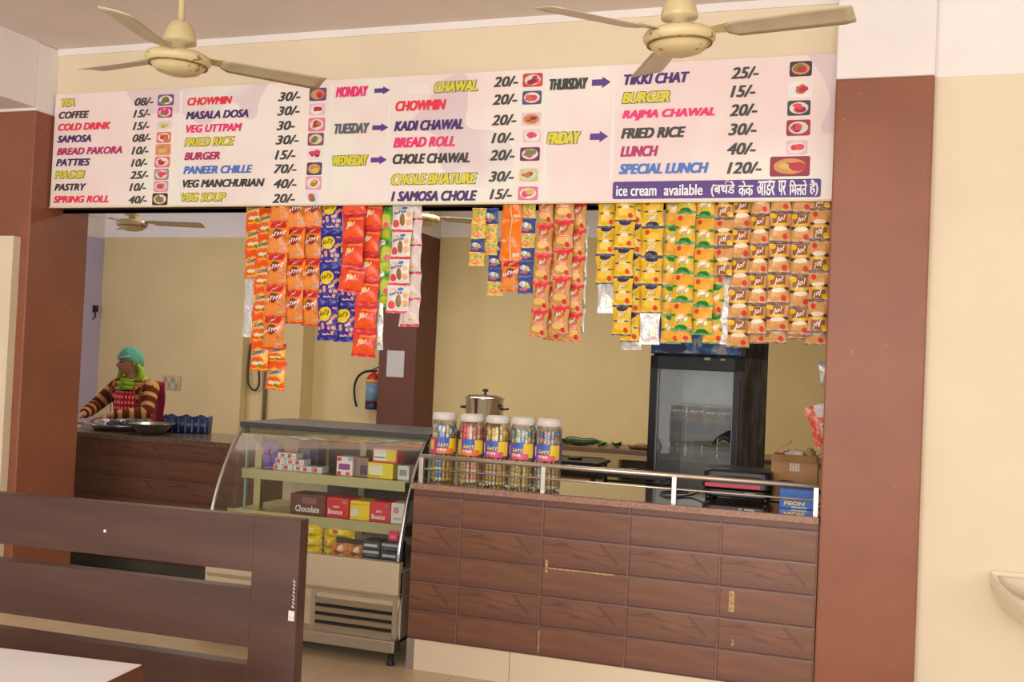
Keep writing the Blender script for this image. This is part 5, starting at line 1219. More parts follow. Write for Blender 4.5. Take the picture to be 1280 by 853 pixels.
m = MB(); m.box(-hw + 0.012, hw - 0.012, -0.002, 0.001, 1.765, 1.985); m.build('header_picture', hdm.m, FR, world=False)
m = MB(); m.prism([(-0.16 + 0.10 * math.cos(2 * math.pi * q / 24), 1.80 + 0.035 * math.sin(2 * math.pi * q / 24)) for q in range(24)], -0.005, -0.002, 'y', 0)
m.build('header_emblem', plain('deep_navy_print', (24, 28, 92), 0.3, 0, 0), FR, world=False)
m = MB()
for b in ((-hw, -hw + 0.055, 0, 0.05, 0.30, 1.745), (hw - 0.055, hw, 0, 0.05, 0.30, 1.745), (-hw, hw, 0, 0.05, 1.655, 1.745), (-hw, hw, 0, 0.05, 0.30, 0.38)): m.box(*b)
m.build('door_frame', BLACK, FR, world=False, bevel=0.004)
FG = glass_mat('fridge_door_glass', (0.95, 0.96, 0.96, 1), 0.15, 0.015)
m = MB(); m.box(-hw + 0.055, hw - 0.055, 0.020, 0.028, 0.38, 1.655); m.build('door_glass', FG, FR, world=False)
m = MB(); m.box(-hw + 0.052, -hw + 0.060, 0.004, 0.018, 0.38, 1.655); m.box(hw - 0.060, hw - 0.052, 0.004, 0.018, 0.38, 1.655); m.build('glass_gasket', plain('grey_gasket', (150, 150, 150), 0.4), FR, world=False)
m = MB(); m.box(hw - 0.022, hw - 0.008, -0.02, 0.0, 0.7, 1.6); m.build('door_handle', plain('dark_grey_plastic', (50, 50, 54), 0.4), FR, world=False, bevel=0.004)
m = MB(); m.box(0.06, 0.10, -0.0012, 0.0, 1.725, 1.742); m.box(0.17, 0.20, -0.0012, 0, 1.725, 1.738); m.build('door_sticker', plain('pale_green_sticker', (180, 190, 160), 0.5, 0, 0.02), FR, world=False)
WIRE = plain('white_coated_wire', (214, 216, 214), 0.35, 0, 0)
for z in (0.72, 1.15, 1.42):
    m = MB()
    for q in range(13):
        x = -hw + 0.05 + q * (2 * hw - 0.10) / 12; m.tube([(x, 0.07, z), (x, FD - 0.06, z)], 0.0022, 5)
    for y in (0.07, 0.25, FD - 0.06): m.tube([(-hw + 0.04, y, z), (hw - 0.04, y, z)], 0.004, 6)
    m.build('wire_shelf', WIRE, FR, world=False)
for sx in (-1, 1):
    for y in (0.08, FD - 0.05):
        m = MB(); m.lathe([(0.025, 0), (0.025, 0.02), (0.012, 0.03), (0.012, 0.085)], (sx * (hw - 0.05), y, 0), 12); m.build('foot', BLACK, FR, world=False)
def fr_pt(x, y, z):
    a = math.radians(-11); return (0.93 + x * math.cos(a) - y * math.sin(a), 1.71 + x * math.sin(a) + y * math.cos(a), z)
m = MB(); m.lathe([(0.0, 0.0), (0.07, 0.001), (0.11, 0.018), (0.113, 0.021), (0.068, 0.006), (0.0, 0.005)], fr_pt(0.04, 0.26, 1.1545), 28)
tag(m.build('plate', plain('cream_plate_glaze', (216, 206, 160), 0.3, 0, 0.04)), 'cream plate on the middle wire shelf inside the fridge', 'plate')
DARKF = plain('blackened_banana_skin', (34, 28, 26), 0.5, 0, 0.2)
for q in range(3):
    b0 = fr_pt(0.155 + 0.012 * q, 0.15 + 0.03 * q, 1.19 + 0.012 * q)
    m = MB(); pts = []
    for s in range(9):
        t = s / 8; pts.append((b0[0] + 0.14 * (t - 0.45), b0[1] + 0.01 * math.sin(3 * t), b0[2] + 0.055 * math.sin(math.pi * t) ** 1 - 0.02))
    m.tube(pts, [0.005, 0.014, 0.018, 0.0195, 0.02, 0.0195, 0.018, 0.012, 0.005], 8)
    tag(m.build('banana', DARKF), ('front dark overripe banana in the fridge', 'middle dark overripe banana in the fridge', 'rear dark overripe banana in the fridge')[q], 'banana', 'dark bananas in the fridge')

# ------------------------------------------------------------------ burner stands between counter and platform
def stand(x0, x1, y0, y1, zt, label):
    t = thing('burner_stand', label, 'stand', ((x0 + x1) / 2, (y0 + y1) / 2, 0), 0, 'black stands behind the counter')
    m = MB(); m.box(x0, x1, y0, y1, zt - 0.022, zt); m.build('top_plate', BLACKM, t, bevel=0.003)
    for x in (x0 + 0.03, x1 - 0.03):
        for y in (y0 + 0.02, y1 - 0.02):
            m = MB(); m.box(x - 0.009, x + 0.009, y - 0.009, y + 0.009, 0, zt - 0.022); m.build('leg', BLACKM, t)
    for z in (zt - 0.085, 0.25):
        for yy in (y0 + 0.02, y1 - 0.02):
            m = MB(); m.box(x0 + 0.03, x1 - 0.03, yy - 0.006, yy + 0.006, z - 0.007, z + 0.007); m.build('cross_bar', BLACKM, t)
    m = MB(); m.lathe([(0.0, 0), (0.05, 0), (0.05, 0.012), (0.035, 0.02), (0.0, 0.02)], ((x0 + x1) / 2, (y0 + y1) / 2, zt), 18); m.build('burner', BLACKM, t)
    return t
stand(-0.08, 0.335, 1.6, 1.95, 1.012, 'black burner stand behind the rightmost candy jar')
stand(0.50, 0.60 + 0.02, 1.40, 1.62, 0.70, 'small black stand mostly hidden behind the counter railing')
stand(0.42, 0.90, 0.98, 1.36, 1.018, 'black burner stand in front of the fridge')

# ------------------------------------------------------------------ things on the platform: pot, vegetables
POT = thing('steel_pot', 'tall polished steel pot with lid behind the candy jars', 'pot', (-1.12, 3.33, 1.0))
m = MB(); m.lathe([(0.0, 0.0), (0.150, 0.0), (0.163, 0.02), (0.165, 0.325), (0.172, 0.335), (0.172, 0.340), (0.158, 0.338), (0.155, 0.03), (0.0, 0.012)], (-1.12, 3.33, 1.0), 36); m.build('pot_body', CHROME, POT)
m = MB(); m.lathe([(0.176, 0.338), (0.176, 0.346), (0.150, 0.350), (0.145, 0.362), (0.06, 0.372), (0.0, 0.374)], (-1.12, 3.33, 1.0), 36); m.build('lid', CHROME, POT)
m = MB(); m.lathe([(0.010, 0.372), (0.010, 0.392), (0.026, 0.398), (0.026, 0.412), (0.012, 0.420), (0.0, 0.420)], (-1.12, 3.33, 1.0), 14); m.build('lid_knob', BLACK, POT)
for sx in (-1, 1):
    m = MB(); m.tube([(-1.12 + sx * 0.160, 3.30, 1.25), (-1.12 + sx * 0.205, 3.29, 1.255), (-1.12 + sx * 0.21, 3.33, 1.256), (-1.12 + sx * 0.205, 3.37, 1.255), (-1.12 + sx * 0.160, 3.36, 1.25)], 0.009, 8); m.build('side_handle', BLACK, POT)
m = MB(); pts = [(-0.34 + 0.30 * s / 10, 3.16 - 0.02 * math.sin(s / 3), 1.036 + 0.004 * math.sin(s)) for s in range(11)]
m.tube(pts, [0.012, 0.028, 0.034, 0.036, 0.035, 0.033, 0.031, 0.030, 0.028, 0.022, 0.008], 12)
tag(m.build('cucumber', plain('dark_green_skin', (58, 72, 30), 0.4, 0, 0.25, 22)), 'large dark green gourd on the platform right of the candy jars', 'vegetable')
LEAF = plain('green_leaf', (70, 118, 30), 0.5, 0, 0.3, 25)
def greens(c, r, n, label, seed):
    t = thing('leafy_greens', label, 'vegetable', (c[0], c[1], 1.0), 0, 'leafy greens on the platform'); rr = random.Random(seed)
    m = MB()
    for i in range(n):
        a = rr.uniform(0, 6.28); L = r * rr.uniform(0.5, 1.0); d = Vector((math.cos(a), math.sin(a), rr.uniform(0.1, 1.3))).normalized()
        s = d.cross(Vector((0, 0, 1))).normalized(); base = Vector((c[0], c[1], 1.004))
        g = []
        for q in range(6):
            tq = q / 5; w = 0.34 * L * math.sin(math.pi * (0.08 + 0.9 * tq)); p = base + d * L * tq + Vector((0, 0, -0.25 * L * tq * tq + 0.01))
            g.append([p - s * w, p + Vector((0, 0, -0.10 * w)) , p + s * w])
        m.sheet(g, 0, True)
    m.build('leaves', LEAF, t, fix=False)
    m = MB()
    for i in range(5):
        a = rr.uniform(0, 6.28); m.tube([(c[0] + 0.01 * i - 0.02, c[1], 1.004), (c[0] + 0.01 * i - 0.02 + 0.05 * math.cos(a), c[1] + 0.05 * math.sin(a), 1.025)], 0.003, 5)
    m.build('stems', plain('pale_green_stem', (150, 170, 80), 0.5), t)
greens((-0.36, 3.22), 0.10, 22, 'bunch of leafy greens beside the gourd, partly behind the rightmost candy jar', 1)
greens((-0.02, 3.14), 0.075, 16, 'flat leafy greens at the tip of the gourd', 2)
greens((0.10, 3.14), 0.085, 22, 'upright bunch of leafy greens left of the fridge', 3)
m = MB(); m.lathe([(0.0, 0.002), (0.10, 0.0), (0.125, 0.02), (0.128, 0.026), (0.12, 0.024), (0.095, 0.008), (0.0, 0.008)], (0.30, 3.22, 1.0), 26)
tag(m.build('tray', plain('brown_wooden_tray', (126, 94, 62), 0.6, 0, 0.15)), 'flat brown tray on the platform left of the fridge', 'tray')
crumple('ginger_root', (0.30, 3.20, 1.028), (0.06, 0.03, 0.020), plain('ginger_skin', (150, 118, 78), 0.8, 0, 0.2, 30), 'brown root on the flat tray left of the fridge', 'vegetable', 4)

# ------------------------------------------------------------------ back wall items
m = MB(); m.box(-3.016, -2.808, 5.294, 5.2995, 1.445, 1.735)
tag(m.build('notice_paper', plain('grey_white_paper', (196, 190, 190), 0.7, 0, 0.05, 20)), 'white paper notice stuck on the dark brown pillar', 'paper')
FE = thing('fire_extinguisher', 'fire extinguisher with blue label hanging left of the dark brown pillar', 'fire extinguisher', (-3.395, 5.75, 1.05))
m = MB(); m.lathe([(0.0, 0.0), (0.082, 0.0), (0.085, 0.02), (0.085, 0.09)], (-3.395, 5.75, 1.05), 24); m.build('base_ring', plain('navy_paint', (34, 44, 80), 0.4), FE)
m = MB(); m.lathe([(0.083, 0.085), (0.083, 0.33), (0.075, 0.37), (0.05, 0.40), (0.022, 0.415), (0.022, 0.44), (0.0, 0.44)], (-3.395, 5.75, 1.05), 24); m.build('cylinder', plain('red_enamel', (206, 48, 36), 0.35), FE)
m = MB(); m.lathe([(0.0845, 0.10), (0.0845, 0.305)], (-3.395, 5.75, 1.05), 24); m.build('paper_label', plain('pale_blue_label', (124, 160, 190), 0.5, 0, 0.15, 30), FE)
m = MB(); m.lathe([(0.085, 0.31), (0.085, 0.345)], (-3.395, 5.75, 1.05), 24); m.build('yellow_band', plain('yellow_band_paint', (226, 180, 60), 0.45), FE)
m = MB(); m.box(-3.42, -3.36, 5.735, 5.765, 1.485, 1.51); m.obox((-3.35, 5.75, 1.535), (0.05, 0, 0.018), (0, 0.008, 0), (0, 0, 0.006)); m.build('valve_lever', BLACKM, FE)
m = MB(); m.tube(catmull([(-3.41, 5.73, 1.495), (-3.50, 5.71, 1.475), (-3.575, 5.70, 1.41), (-3.61, 5.70, 1.30), (-3.60, 5.70, 1.17), (-3.575, 5.71, 1.07)], 6), 0.014, 8); m.build('hose', BLACK, FE)
m = MB(); m.box(-3.42, -3.37, 5.828, 5.849, 1.30, 1.36); m.build('wall_bracket', BLACKM, FE)
m = MB(); m.tube([(-4.70, 5.545, 0.6), (-4.70, 5.545, 2.2)], 0.024, 10); tag(m.build('conduit_pipe', plain('dull_grey_pipe', (112, 100, 78), 0.5)), 'grey vertical pipe on the back wall under the orange packets', 'pipe')
m = MB(); m.tube(catmull([(-4.93, 5.555, 1.75), (-4.93, 5.52, 1.40), (-4.90, 5.52, 1.25), (-4.82, 5.52, 1.20), (-4.77, 5.52, 1.28), (-4.79, 5.53, 1.45)], 6), 0.013, 8)
tag(m.build('loose_cable', plain('dark_cable', (66, 60, 50), 0.6)), 'dark loose cable looping on the back wall left of the pipe', 'cable')
SB = thing('switchboard', 'square cream electrical switchboard on the yellow wall behind the woman', 'switchboard', (-5.935, 5.43, 1.24))
m = MB(); m.box(-6.06, -5.81, 5.428, 5.449, 1.155, 1.32); m.build('plate', plain('cream_switch_plate', (196, 182, 146), 0.5), SB, bevel=0.006)
for q in range(4):
    for r in range(2):
        m = MB(); m.box(-6.035 + q * 0.055, -5.998 + q * 0.055, 5.421, 5.429, 1.172 + r * 0.072, 1.228 + r * 0.072); m.build('switch', plain('switch_grey' if (q + r) % 2 else 'switch_cream', (160, 150, 130) if (q + r) % 2 else (206, 194, 164), 0.4), SB, bevel=0.003)
m = MB(); m.box(-7.04, -7.012, 5.30, 5.37, 2.06, 2.14); m.tube([(-7.03, 5.335, 2.06), (-7.02, 5.335, 2.0), (-7.03, 5.3, 1.97)], 0.008, 6)
tag(m.build('wall_socket', BLACK), 'small black socket on the pale violet side wall', 'socket')

for c_, h_ in (('header_picture', 'header'), ('header_emblem', 'header'), ('door_handle', 'door_frame'), ('glass_gasket', 'door_frame'), ('door_sticker', 'door_frame'), ('door_glass', 'door_frame')): nest(FR, c_, h_)
for c_, h_ in (('louver', 'vent_frame'), ('vent_opening', 'vent_frame')): nest(CASE, c_, h_)
nest(POT, 'lid_knob', 'lid'); nest(POT, 'side_handle', 'pot_body')
nest(GR, 'red_stripe', 'lid'); nest(GR, 'handle', 'lid'); nest(GR, 'top_badge', 'lid'); nest(GR, 'rating_label', 'lower_plate_body')
nest(FE, 'paper_label', 'cylinder'); nest(FE, 'yellow_band', 'cylinder'); nest(SB, 'switch', 'plate'); nest(ct, 'scraped_patch', 'tiled_front'); nest(ct, 'granite_edge', 'granite_top')
nest(BD, 'hindi_lettering', 'violet_band')
# ------------------------------------------------------------------ things on the left kitchen counter
m = MB(); m.lathe([(0.0, 0.0), (0.205, 0.0), (0.232, 0.035), (0.240, 0.052), (0.244, 0.052), (0.236, 0.033), (0.208, 0.005), (0.0, 0.004)], (-3.50, 1.62, 0.995), 40)
tag(m.build('steel_tray', steel_mat('worn_steel', (170, 166, 158), 0.32)), 'wide round steel tray in front of the woman', 'tray')
clo = [plain('grey_blue_cloth', (92, 100, 128), 0.8, 0, 0.2, 30), plain('pale_foil', (196, 198, 200), 0.4, 0.3, 0.15, 40), plain('slate_cloth', (70, 76, 92), 0.8, 0, 0.2, 30)]
rr_ = random.Random(9)
for q in range(9):
    a = q * 2.4; r = 0.05 + 0.125 * (q / 9.0) ** 0.5
    crumple('foil_parcel', (-3.50 + r * math.cos(a), 1.62 + r * math.sin(a), 1.043), (0.055, 0.045, 0.032), clo[q % 3], 'small crumpled grey and white parcel heaped on the round steel tray', 'parcel', 20 + q)['group'] = 'parcels on the round tray'
m = MB(); m.lathe([(0.0, 0.0), (0.075, 0.0), (0.12, 0.035), (0.155, 0.075), (0.170, 0.080), (0.172, 0.084), (0.154, 0.082), (0.115, 0.04), (0.07, 0.006), (0.0, 0.006)], (-3.10, 1.455, 0.995), 36)
tag(m.build('steel_bowl', steel_mat('bowl_steel', (176, 172, 162), 0.25)), 'flared steel bowl in front of the navy crate', 'bowl')
CR = thing('plastic_crate', 'navy blue plastic crate with scalloped rim on the left kitchen counter', 'crate', (-3.03, 1.80, 0.995), 0.45)
NAVY = plain('navy_plastic', (26, 40, 84), 0.4, 0, 0.08)
m = MB()
def wav(u): return 0.128 + 0.010 * math.sin(u * 6 * math.pi)
for sgn in (-1, 1):
    g = [[(-0.17 + 0.34 * i / 24, sgn * 0.09, 0.0), (-0.17 + 0.34 * i / 24, sgn * 0.095, wav(i / 24))] for i in range(25)]; m.sheet(g, 0, True, (0, -sgn * 0.006, 0))
    g = [[(sgn * 0.17, -0.09 + 0.18 * i / 12, 0.0), (sgn * 0.175, -0.09 + 0.18 * i / 12, wav(i / 12))] for i in range(13)]; m.sheet(g, 0, True, (-sgn * 0.006, 0, 0))
m.box(-0.17, 0.17, -0.09, 0.09, 0.0, 0.006)
m.build('crate_body', NAVY, CR, world=False)
for q in range(7):
    m = MB(); m.box(-0.155 + q * 0.05, -0.145 + q * 0.05, -0.0985, -0.092, 0.01, 0.112); m.build('rib', NAVY, CR, world=False)
m = MB(); m.prism([(-4.22 , 1.42), (-3.92, 1.42), (-3.90, 1.62), (-4.20, 1.62)], 0.995, 1.010, 'z')
tag(m.build('rolling_board', plain('floury_white_board', (220, 212, 196), 0.7)), 'flat white rolling board on the counter below the woman\'s hands', 'board')
RP = thing('rolling_pin', 'pale wooden rolling pin under the woman\'s hands', 'rolling pin', (-4.03, 1.60, 1.030))
PINM = plain('pale_turned_wood', (202, 176, 134), 0.5, 0, 0.08)
d_ = Vector((0.92, 0.05, 0)).normalized()
pc = Vector((-4.03, 1.58, 1.032))
m = MB(); m.tube([pc - d_ * 0.13, pc - d_ * 0.12, pc + d_ * 0.12, pc + d_ * 0.13], [0.014, 0.021, 0.021, 0.014], 14); m.build('barrel', PINM, RP)
for s in (-1, 1):
    m = MB(); m.tube([pc + s * d_ * 0.13, pc + s * d_ * 0.15, pc + s * d_ * 0.185, pc + s * d_ * 0.19], [0.007, 0.011, 0.012, 0.006], 10); m.build('handle', PINM, RP)

# ------------------------------------------------------------------ the woman
PW = thing('person', 'woman in teal cap, lime scarf, striped sweater and red apron working at the left counter', 'person', (-3.875, 2.22, 0))
SK = plain('warm_skin', (184, 130, 100), 0.55, 0, 0.04, 12)
BX, BY = -3.875, 2.22
Fv = Vector((-0.02, -1.0, 0)).normalized(); Rv = Vector((-Fv.y, Fv.x, 0)) * -1   # her right
if Rv.x > 0: Rv = -Rv
def P(r, f, z): return Vector((BX, BY, 0)) + Rv * r + Fv * f + Vector((0, 0, z))
def skin_mesh(name, verts, edges, radii, root, mats, parent, sub=2, remesh=None, extra=None):
    me = bpy.data.meshes.new(name); me.from_pydata([Vector(v) for v in verts], edges, [])
    o = bpy.data.objects.new(name, me); COL.objects.link(o)
    md = o.modifiers.new('skin', 'SKIN'); md.use_smooth_shade = True
    sv = me.skin_vertices[0] if me.skin_vertices else None
    for i, r in enumerate(radii):
        q = me.skin_vertices[0].data[i]; q.radius = (r, r) if not isinstance(r, tuple) else r; q.use_root = (i == root)
    sb = o.modifiers.new('sub', 'SUBSURF'); sb.levels = sub; sb.render_levels = sub
    dg = bpy.context.evaluated_depsgraph_get(); dg.update()
    out = bpy.data.meshes.new_from_object(o.evaluated_get(dg))
    vs = [tuple(v.co) for v in out.vertices]; fs = [tuple(p.vertices) for p in out.polygons]
    bpy.data.objects.remove(o)
    return vs, fs
# skeleton of the body
V, E, R_ = [], [], []
def jn(p, r, par=None):
    V.append(p); R_.append(r); i = len(V) - 1
    if par is not None: E.append((par, i))
    return i
pel = jn(P(0, -0.02, 0.86), (0.15, 0.12))
wa = jn(P(0, 0.0, 1.02), (0.135, 0.10), pel)
ch = jn(P(0, 0.02, 1.20), (0.15, 0.11), wa)
nb = jn(P(0, 0.03, 1.345), (0.085, 0.075), ch)
nk = jn(P(0, 0.05, 1.415), 0.052, nb)
hd0 = jn(P(0, 0.065, 1.47), 0.06, nk)
def arm(s, elbow, wrist, hand_dir):
    sh = jn(P(s * 0.17, 0.02, 1.315), 0.064, nb)
    um = jn((Vector(V[sh]) + elbow) / 2, 0.050, sh)
    el = jn(elbow, 0.042, um)
    fm = jn((elbow + wrist) / 2, 0.040, el)
    wr = jn(wrist, 0.026, fm)
    d = hand_dir.normalized(); sd = d.cross(Vector((0, 0, 1))).normalized(); upv = sd.cross(d)
    pm = jn(wrist + d * 0.055, (0.034, 0.018), wr)
    for k, (off, L) in enumerate(((-0.027, 0.062), (-0.009, 0.072), (0.009, 0.068), (0.026, 0.052))):
        b = jn(wrist + d * 0.092 + sd * off, 0.0095, pm)
        k1 = jn(wrist + d * (0.092 + L * 0.5) + sd * off * 1.1 - upv * 0.008, 0.0088, b)
        jn(wrist + d * (0.092 + L * 0.9) + sd * off * 1.1 - upv * 0.030, 0.0075, k1)
    th = jn(wrist + d * 0.045 - sd * s * 0.036 * (-1) - upv * 0.010, 0.011, pm)
    jn(wrist + d * 0.080 - sd * s * 0.050 * (-1) - upv * 0.022, 0.0085, th)
    return sh, el, wr
eR, wR = P(0.26, 0.19, 1.13), P(0.17, 0.42, 1.075)
eL, wL = P(-0.235, 0.14, 1.10), P(-0.03, 0.33, 1.075)
arm(1, eR, wR, P(0.12, 0.62, 1.05) - wR)
arm(-1, eL, wL, P(0.08, 0.46, 1.05) - wL)
for s in (-1, 1):
    hp = jn(P(s * 0.085, -0.02, 0.80), 0.095, pel)
    kn = jn(P(s * 0.09, 0.0, 0.46), 0.062, hp)
    ca = jn(P(s * 0.09, -0.03, 0.30), 0.055, kn)
    an = jn(P(s * 0.09, -0.04, 0.085), 0.036, ca)
    jn(P(s * 0.095, 0.12, 0.035), 0.034, an)
bv, bf = skin_mesh('body_skeleton', V, E, R_, 0, None, PW)
# head: sculpted ball with face, merged into the body
HC = P(0.005, 0.085, 1.515); HF = (Fv * 0.86 + Rv * 0.46 + Vector((0, 0, -0.14))).normalized(); HR = HF.cross(Vector((0, 0, 1))).normalized()
HU = HR.cross(HF).normalized()
if HR.dot(Rv) < 0: pass
mh = MB(); nu, nv = 40, 28; hv, hf = [], []
def bump(x, y, cx, cy, s): return math.exp(-((x - cx) ** 2 + (y - cy) ** 2) / (2 * s * s))
for i in range(nv + 1):
    th = math.pi * i / nv
    for j in range(nu):
        a = 2 * math.pi * j / nu
        x, f, z = math.sin(th) * math.sin(a), math.sin(th) * math.cos(a), math.cos(th)
        px, pf, pz = x * 0.072, f * 0.092, z * 0.115
        if z < 0: px *= 1 - 0.28 * (-z) ** 1.5; pf *= 1 - 0.06 * (-z)
        if f > 0:
            pf += f * (0.024 * bump(x, z, 0, -0.12, 0.11) + 0.016 * bump(x, z, 0, -0.02, 0.09) - 0.012 * bump(x, z, 0.36, 0.10, 0.14) - 0.012 * bump(x, z, -0.36, 0.10, 0.14)
                       + 0.008 * bump(x, z, 0, -0.46, 0.13) - 0.005 * bump(x, z, 0, -0.38, 0.06) + 0.010 * bump(x, z, 0, -0.80, 0.20) + 0.006 * bump(x, z, 0.42, -0.18, 0.2) + 0.006 * bump(x, z, -0.42, -0.18, 0.2))
        if f < 0: pf *= 1.08
        hv.append(HC + HR * px + HF * pf + HU * pz)
for i in range(nv):
    for j in range(nu): hf.append((i * nu + j, (i + 1) * nu + j, (i + 1) * nu + (j + 1) % nu, i * nu + (j + 1) % nu))
m = MB(); m.add(bv, bf, 0, True); m.add(hv, hf, 0, True)
for s in (-1, 1):
    m.ball(HC + HR * s * 0.073 + HF * (-0.005) + HU * (-0.005), (0.014, 0.018, 0.030), 10, 8)
bd = m.build('body', SK, PW)
rm = bd.modifiers.new('union', 'REMESH'); rm.mode = 'VOXEL'; rm.voxel_size = 0.0055; rm.use_smooth_shade = True
sm_ = bd.modifiers.new('soft', 'SMOOTH'); sm_.iterations = 2; sm_.factor = 0.4
# eyes, brows, mouth
for s in (-1, 1):
    m = MB(); c = HC + HR * s * 0.028 + HF * 0.076 + HU * 0.012; m.ball(c, (0.012, 0.012, 0.0085), 12, 8)
    o = m.build('eye', plain('dark_eye', (44, 30, 26), 0.3, 0, 0), PW); o['label'] = 'dark downcast eye'
    m = MB(); m.tube([HC + HR * (s * 0.028 + q * 0.008) + HF * (0.086 - 0.0012 * abs(q) ** 1.5) + HU * (0.034 - 0.0012 * q * q) for q in (-2, -1, 0, 1, 2)], [0.0015, 0.0032, 0.0036, 0.0032, 0.0015], 6)
    m.build('eyebrow', plain('black_hair', (30, 22, 20), 0.6, 0, 0), PW)
m = MB(); m.tube([HC + HR * q * 0.008 + HF * (0.0935 - 0.0009 * q * q) + HU * (-0.049 + 0.0008 * q * q) for q in (-2, -1, 0, 1, 2)], [0.002, 0.0045, 0.005, 0.0045, 0.002], 8)
m.build('lips', plain('lip_tone', (140, 70, 62), 0.5, 0, 0), PW)
# cap (head cloth)
def shell(nm, mat, rx, ry, rz, zmin_front, zmin_back, cofs, nU=36, nV=16, ripple=0.0):
    m = MB(); g = []
    for i in range(nV + 1):
        row = []
        for j in range(nU + 1):
            a = 2 * math.pi * j / nU
            zm = zmin_front + (zmin_back - zmin_front) * (0.5 - 0.5 * math.cos(a))
            tmax = math.acos(max(-1, min(1, zm)))
            th = tmax * i / nV
            k = 1 + ripple * math.sin(7 * a + 3 * th)
            row.append(HC + Vector(cofs) + HR * (rx * math.sin(th) * math.sin(a) * k) + HF * (ry * math.sin(th) * math.cos(a) * k) + HU * (rz * math.cos(th) * k))
        g.append(row)
    m.sheet(g, 0, True)
    o = m.build(nm, mat, PW); o.modifiers.new('solid', 'SOLIDIFY').thickness = 0.004
    return o
CAPM = plain('teal_cotton', (96, 168, 140), 0.85, 0, 0.12, 18)
o = shell('head_cap', CAPM, 0.086, 0.112, 0.122, 0.32, -0.55, -HF * 0.010 + HU * 0.012, ripple=0.012); o['label'] = 'teal cloth cap'
m = MB(); m.tube([HC + HU * 0.053 - HF * 0.010 + HR * 0.080 * math.sin(a) + HF * 0.105 * math.cos(a) for a in [(-1.25 + 2.5 * q / 14) for q in range(15)]], 0.009, 8)
m.build('cap_band', plain('pale_blue_band', (130, 186, 200), 0.8), PW)
# scarf: loose rings round the neck plus a side fall under the cap
LIME = plain('lime_green_cloth', (150, 190, 40), 0.85, 0, 0.15, 14)
m = MB()
for k, (rad, z, thk) in enumerate(((0.078, 1.392, 0.022), (0.100, 1.360, 0.028), (0.122, 1.325, 0.022))):
    pts = []
    for q in range(25):
        a = 2 * math.pi * q / 24
        pts.append(P(rad * math.sin(a) * 1.1, 0.045 + rad * math.cos(a) * 0.95, z - 0.030 * math.cos(a) + 0.008 * math.sin(3 * a + k)))
    m.tube(pts, [thk * (0.85 + 0.18 * math.sin(5 * q + k)) for q in range(25)], 10, 0, False)
m.tube([HC - HR * 0.0 + P(0, 0, 0) * 0 + HR * (sg * 0.0) for sg in (0,)] + [HC - Rv * 0.078 - HU * 0.02 + HF * 0.0, P(-0.085, 0.05, 1.46), P(-0.095, 0.06, 1.41), P(-0.09, 0.09, 1.36)], [0.012, 0.020, 0.026, 0.030, 0.026], 10)
m.tube([HC + Rv * 0.072 - HU * 0.03 + HF * 0.03, P(0.075, 0.10, 1.44), P(0.07, 0.12, 1.39)], [0.016, 0.022, 0.024], 10)
o = m.build('scarf', LIME, PW); o['label'] = 'lime green scarf'
# sweater: a looser skin over torso and sleeves, striped by height and along the sleeves
def stripe_mat():
    k = NT('striped_sweater_knit'); k.setp(0.9, 0, 0.1)
    at = k.n('ShaderNodeAttribute', attribute_name='stripe')
    f = at.outputs['Fac']
    fr = k.math('FRACT', k.math('MULTIPLY', f, 11.0))
    nz = k.noise(60, 3, 0.6, k.coord('Object'))
    s = k.math('LESS_THAN', k.math('ADD', fr, k.math('MULTIPLY', nz, 0.12)), 0.44)
    c = k.mix(s, lin((106, 44, 24)), lin((196, 152, 96)))
    k.col(c); k.bump(nz, 0.3, 0.004)
    return k.m
V2, E2, R2 = [], [], []
def j2(p, r, par=None):
    V2.append(p); R2.append(r); i = len(V2) - 1
    if par is not None: E2.append((par, i))
    return i
a0 = j2(P(0, -0.01, 0.80), (0.185, 0.15)); a1 = j2(P(0, 0.0, 1.0), (0.172, 0.135), a0); a2 = j2(P(0, 0.02, 1.19), (0.182, 0.142), a1); a3 = j2(P(0, 0.03, 1.33), (0.110, 0.095), a2)
a4 = j2(P(0, 0.04, 1.385), (0.075, 0.07), a3)
for s, e, w in ((1, eR, wR), (-1, eL, wL)):
    b0 = j2(P(s * 0.165, 0.02, 1.305), 0.082, a3); b1 = j2((P(s * 0.175, 0.02, 1.30) + e) / 2, 0.068, b0); b2 = j2(e, 0.062, b1); b3 = j2((e + w) / 2, 0.056, b2); b4 = j2(w - (w - e) * 0.08, 0.043, b3)
sv, sf = skin_mesh('sweater_skeleton', V2, E2, R2, 0, None, PW)
m = MB(); m.add(sv, sf, 0, True)
sw = m.build('sweater', stripe_mat(), PW); sw['label'] = 'brown and tan striped sweater'
at = sw.data.attributes.new('stripe', 'FLOAT', 'POINT')
base = Vector(PW.location)
for i, v in enumerate(sw.data.vertices):
    p = v.co + base
    best = None
    for s, e, w in ((1, eR, wR), (-1, eL, wL)):
        sh = P(s * 0.175, 0.02, 1.30); L1 = (e - sh).length; L2 = (w - e).length
        for q0, q1, o0, LL in ((sh, e, 0.0, L1), (e, w, L1, L2)):
            t = max(0, min(1, (p - q0).dot(q1 - q0) / LL ** 2)); dd = (p - q0 - (q1 - q0) * t).length
            if dd < 0.095 and (best is None or dd < best[0]): best = (dd, o0 + LL * t)
    rloc = abs((p - Vector((BX, BY, 0))).dot(Rv))
    if best is not None and (rloc > 0.15 or best[1] > 0.30): at.data[i].value = 0.30 + best[1]
    else: at.data[i].value = p.z * 0.9
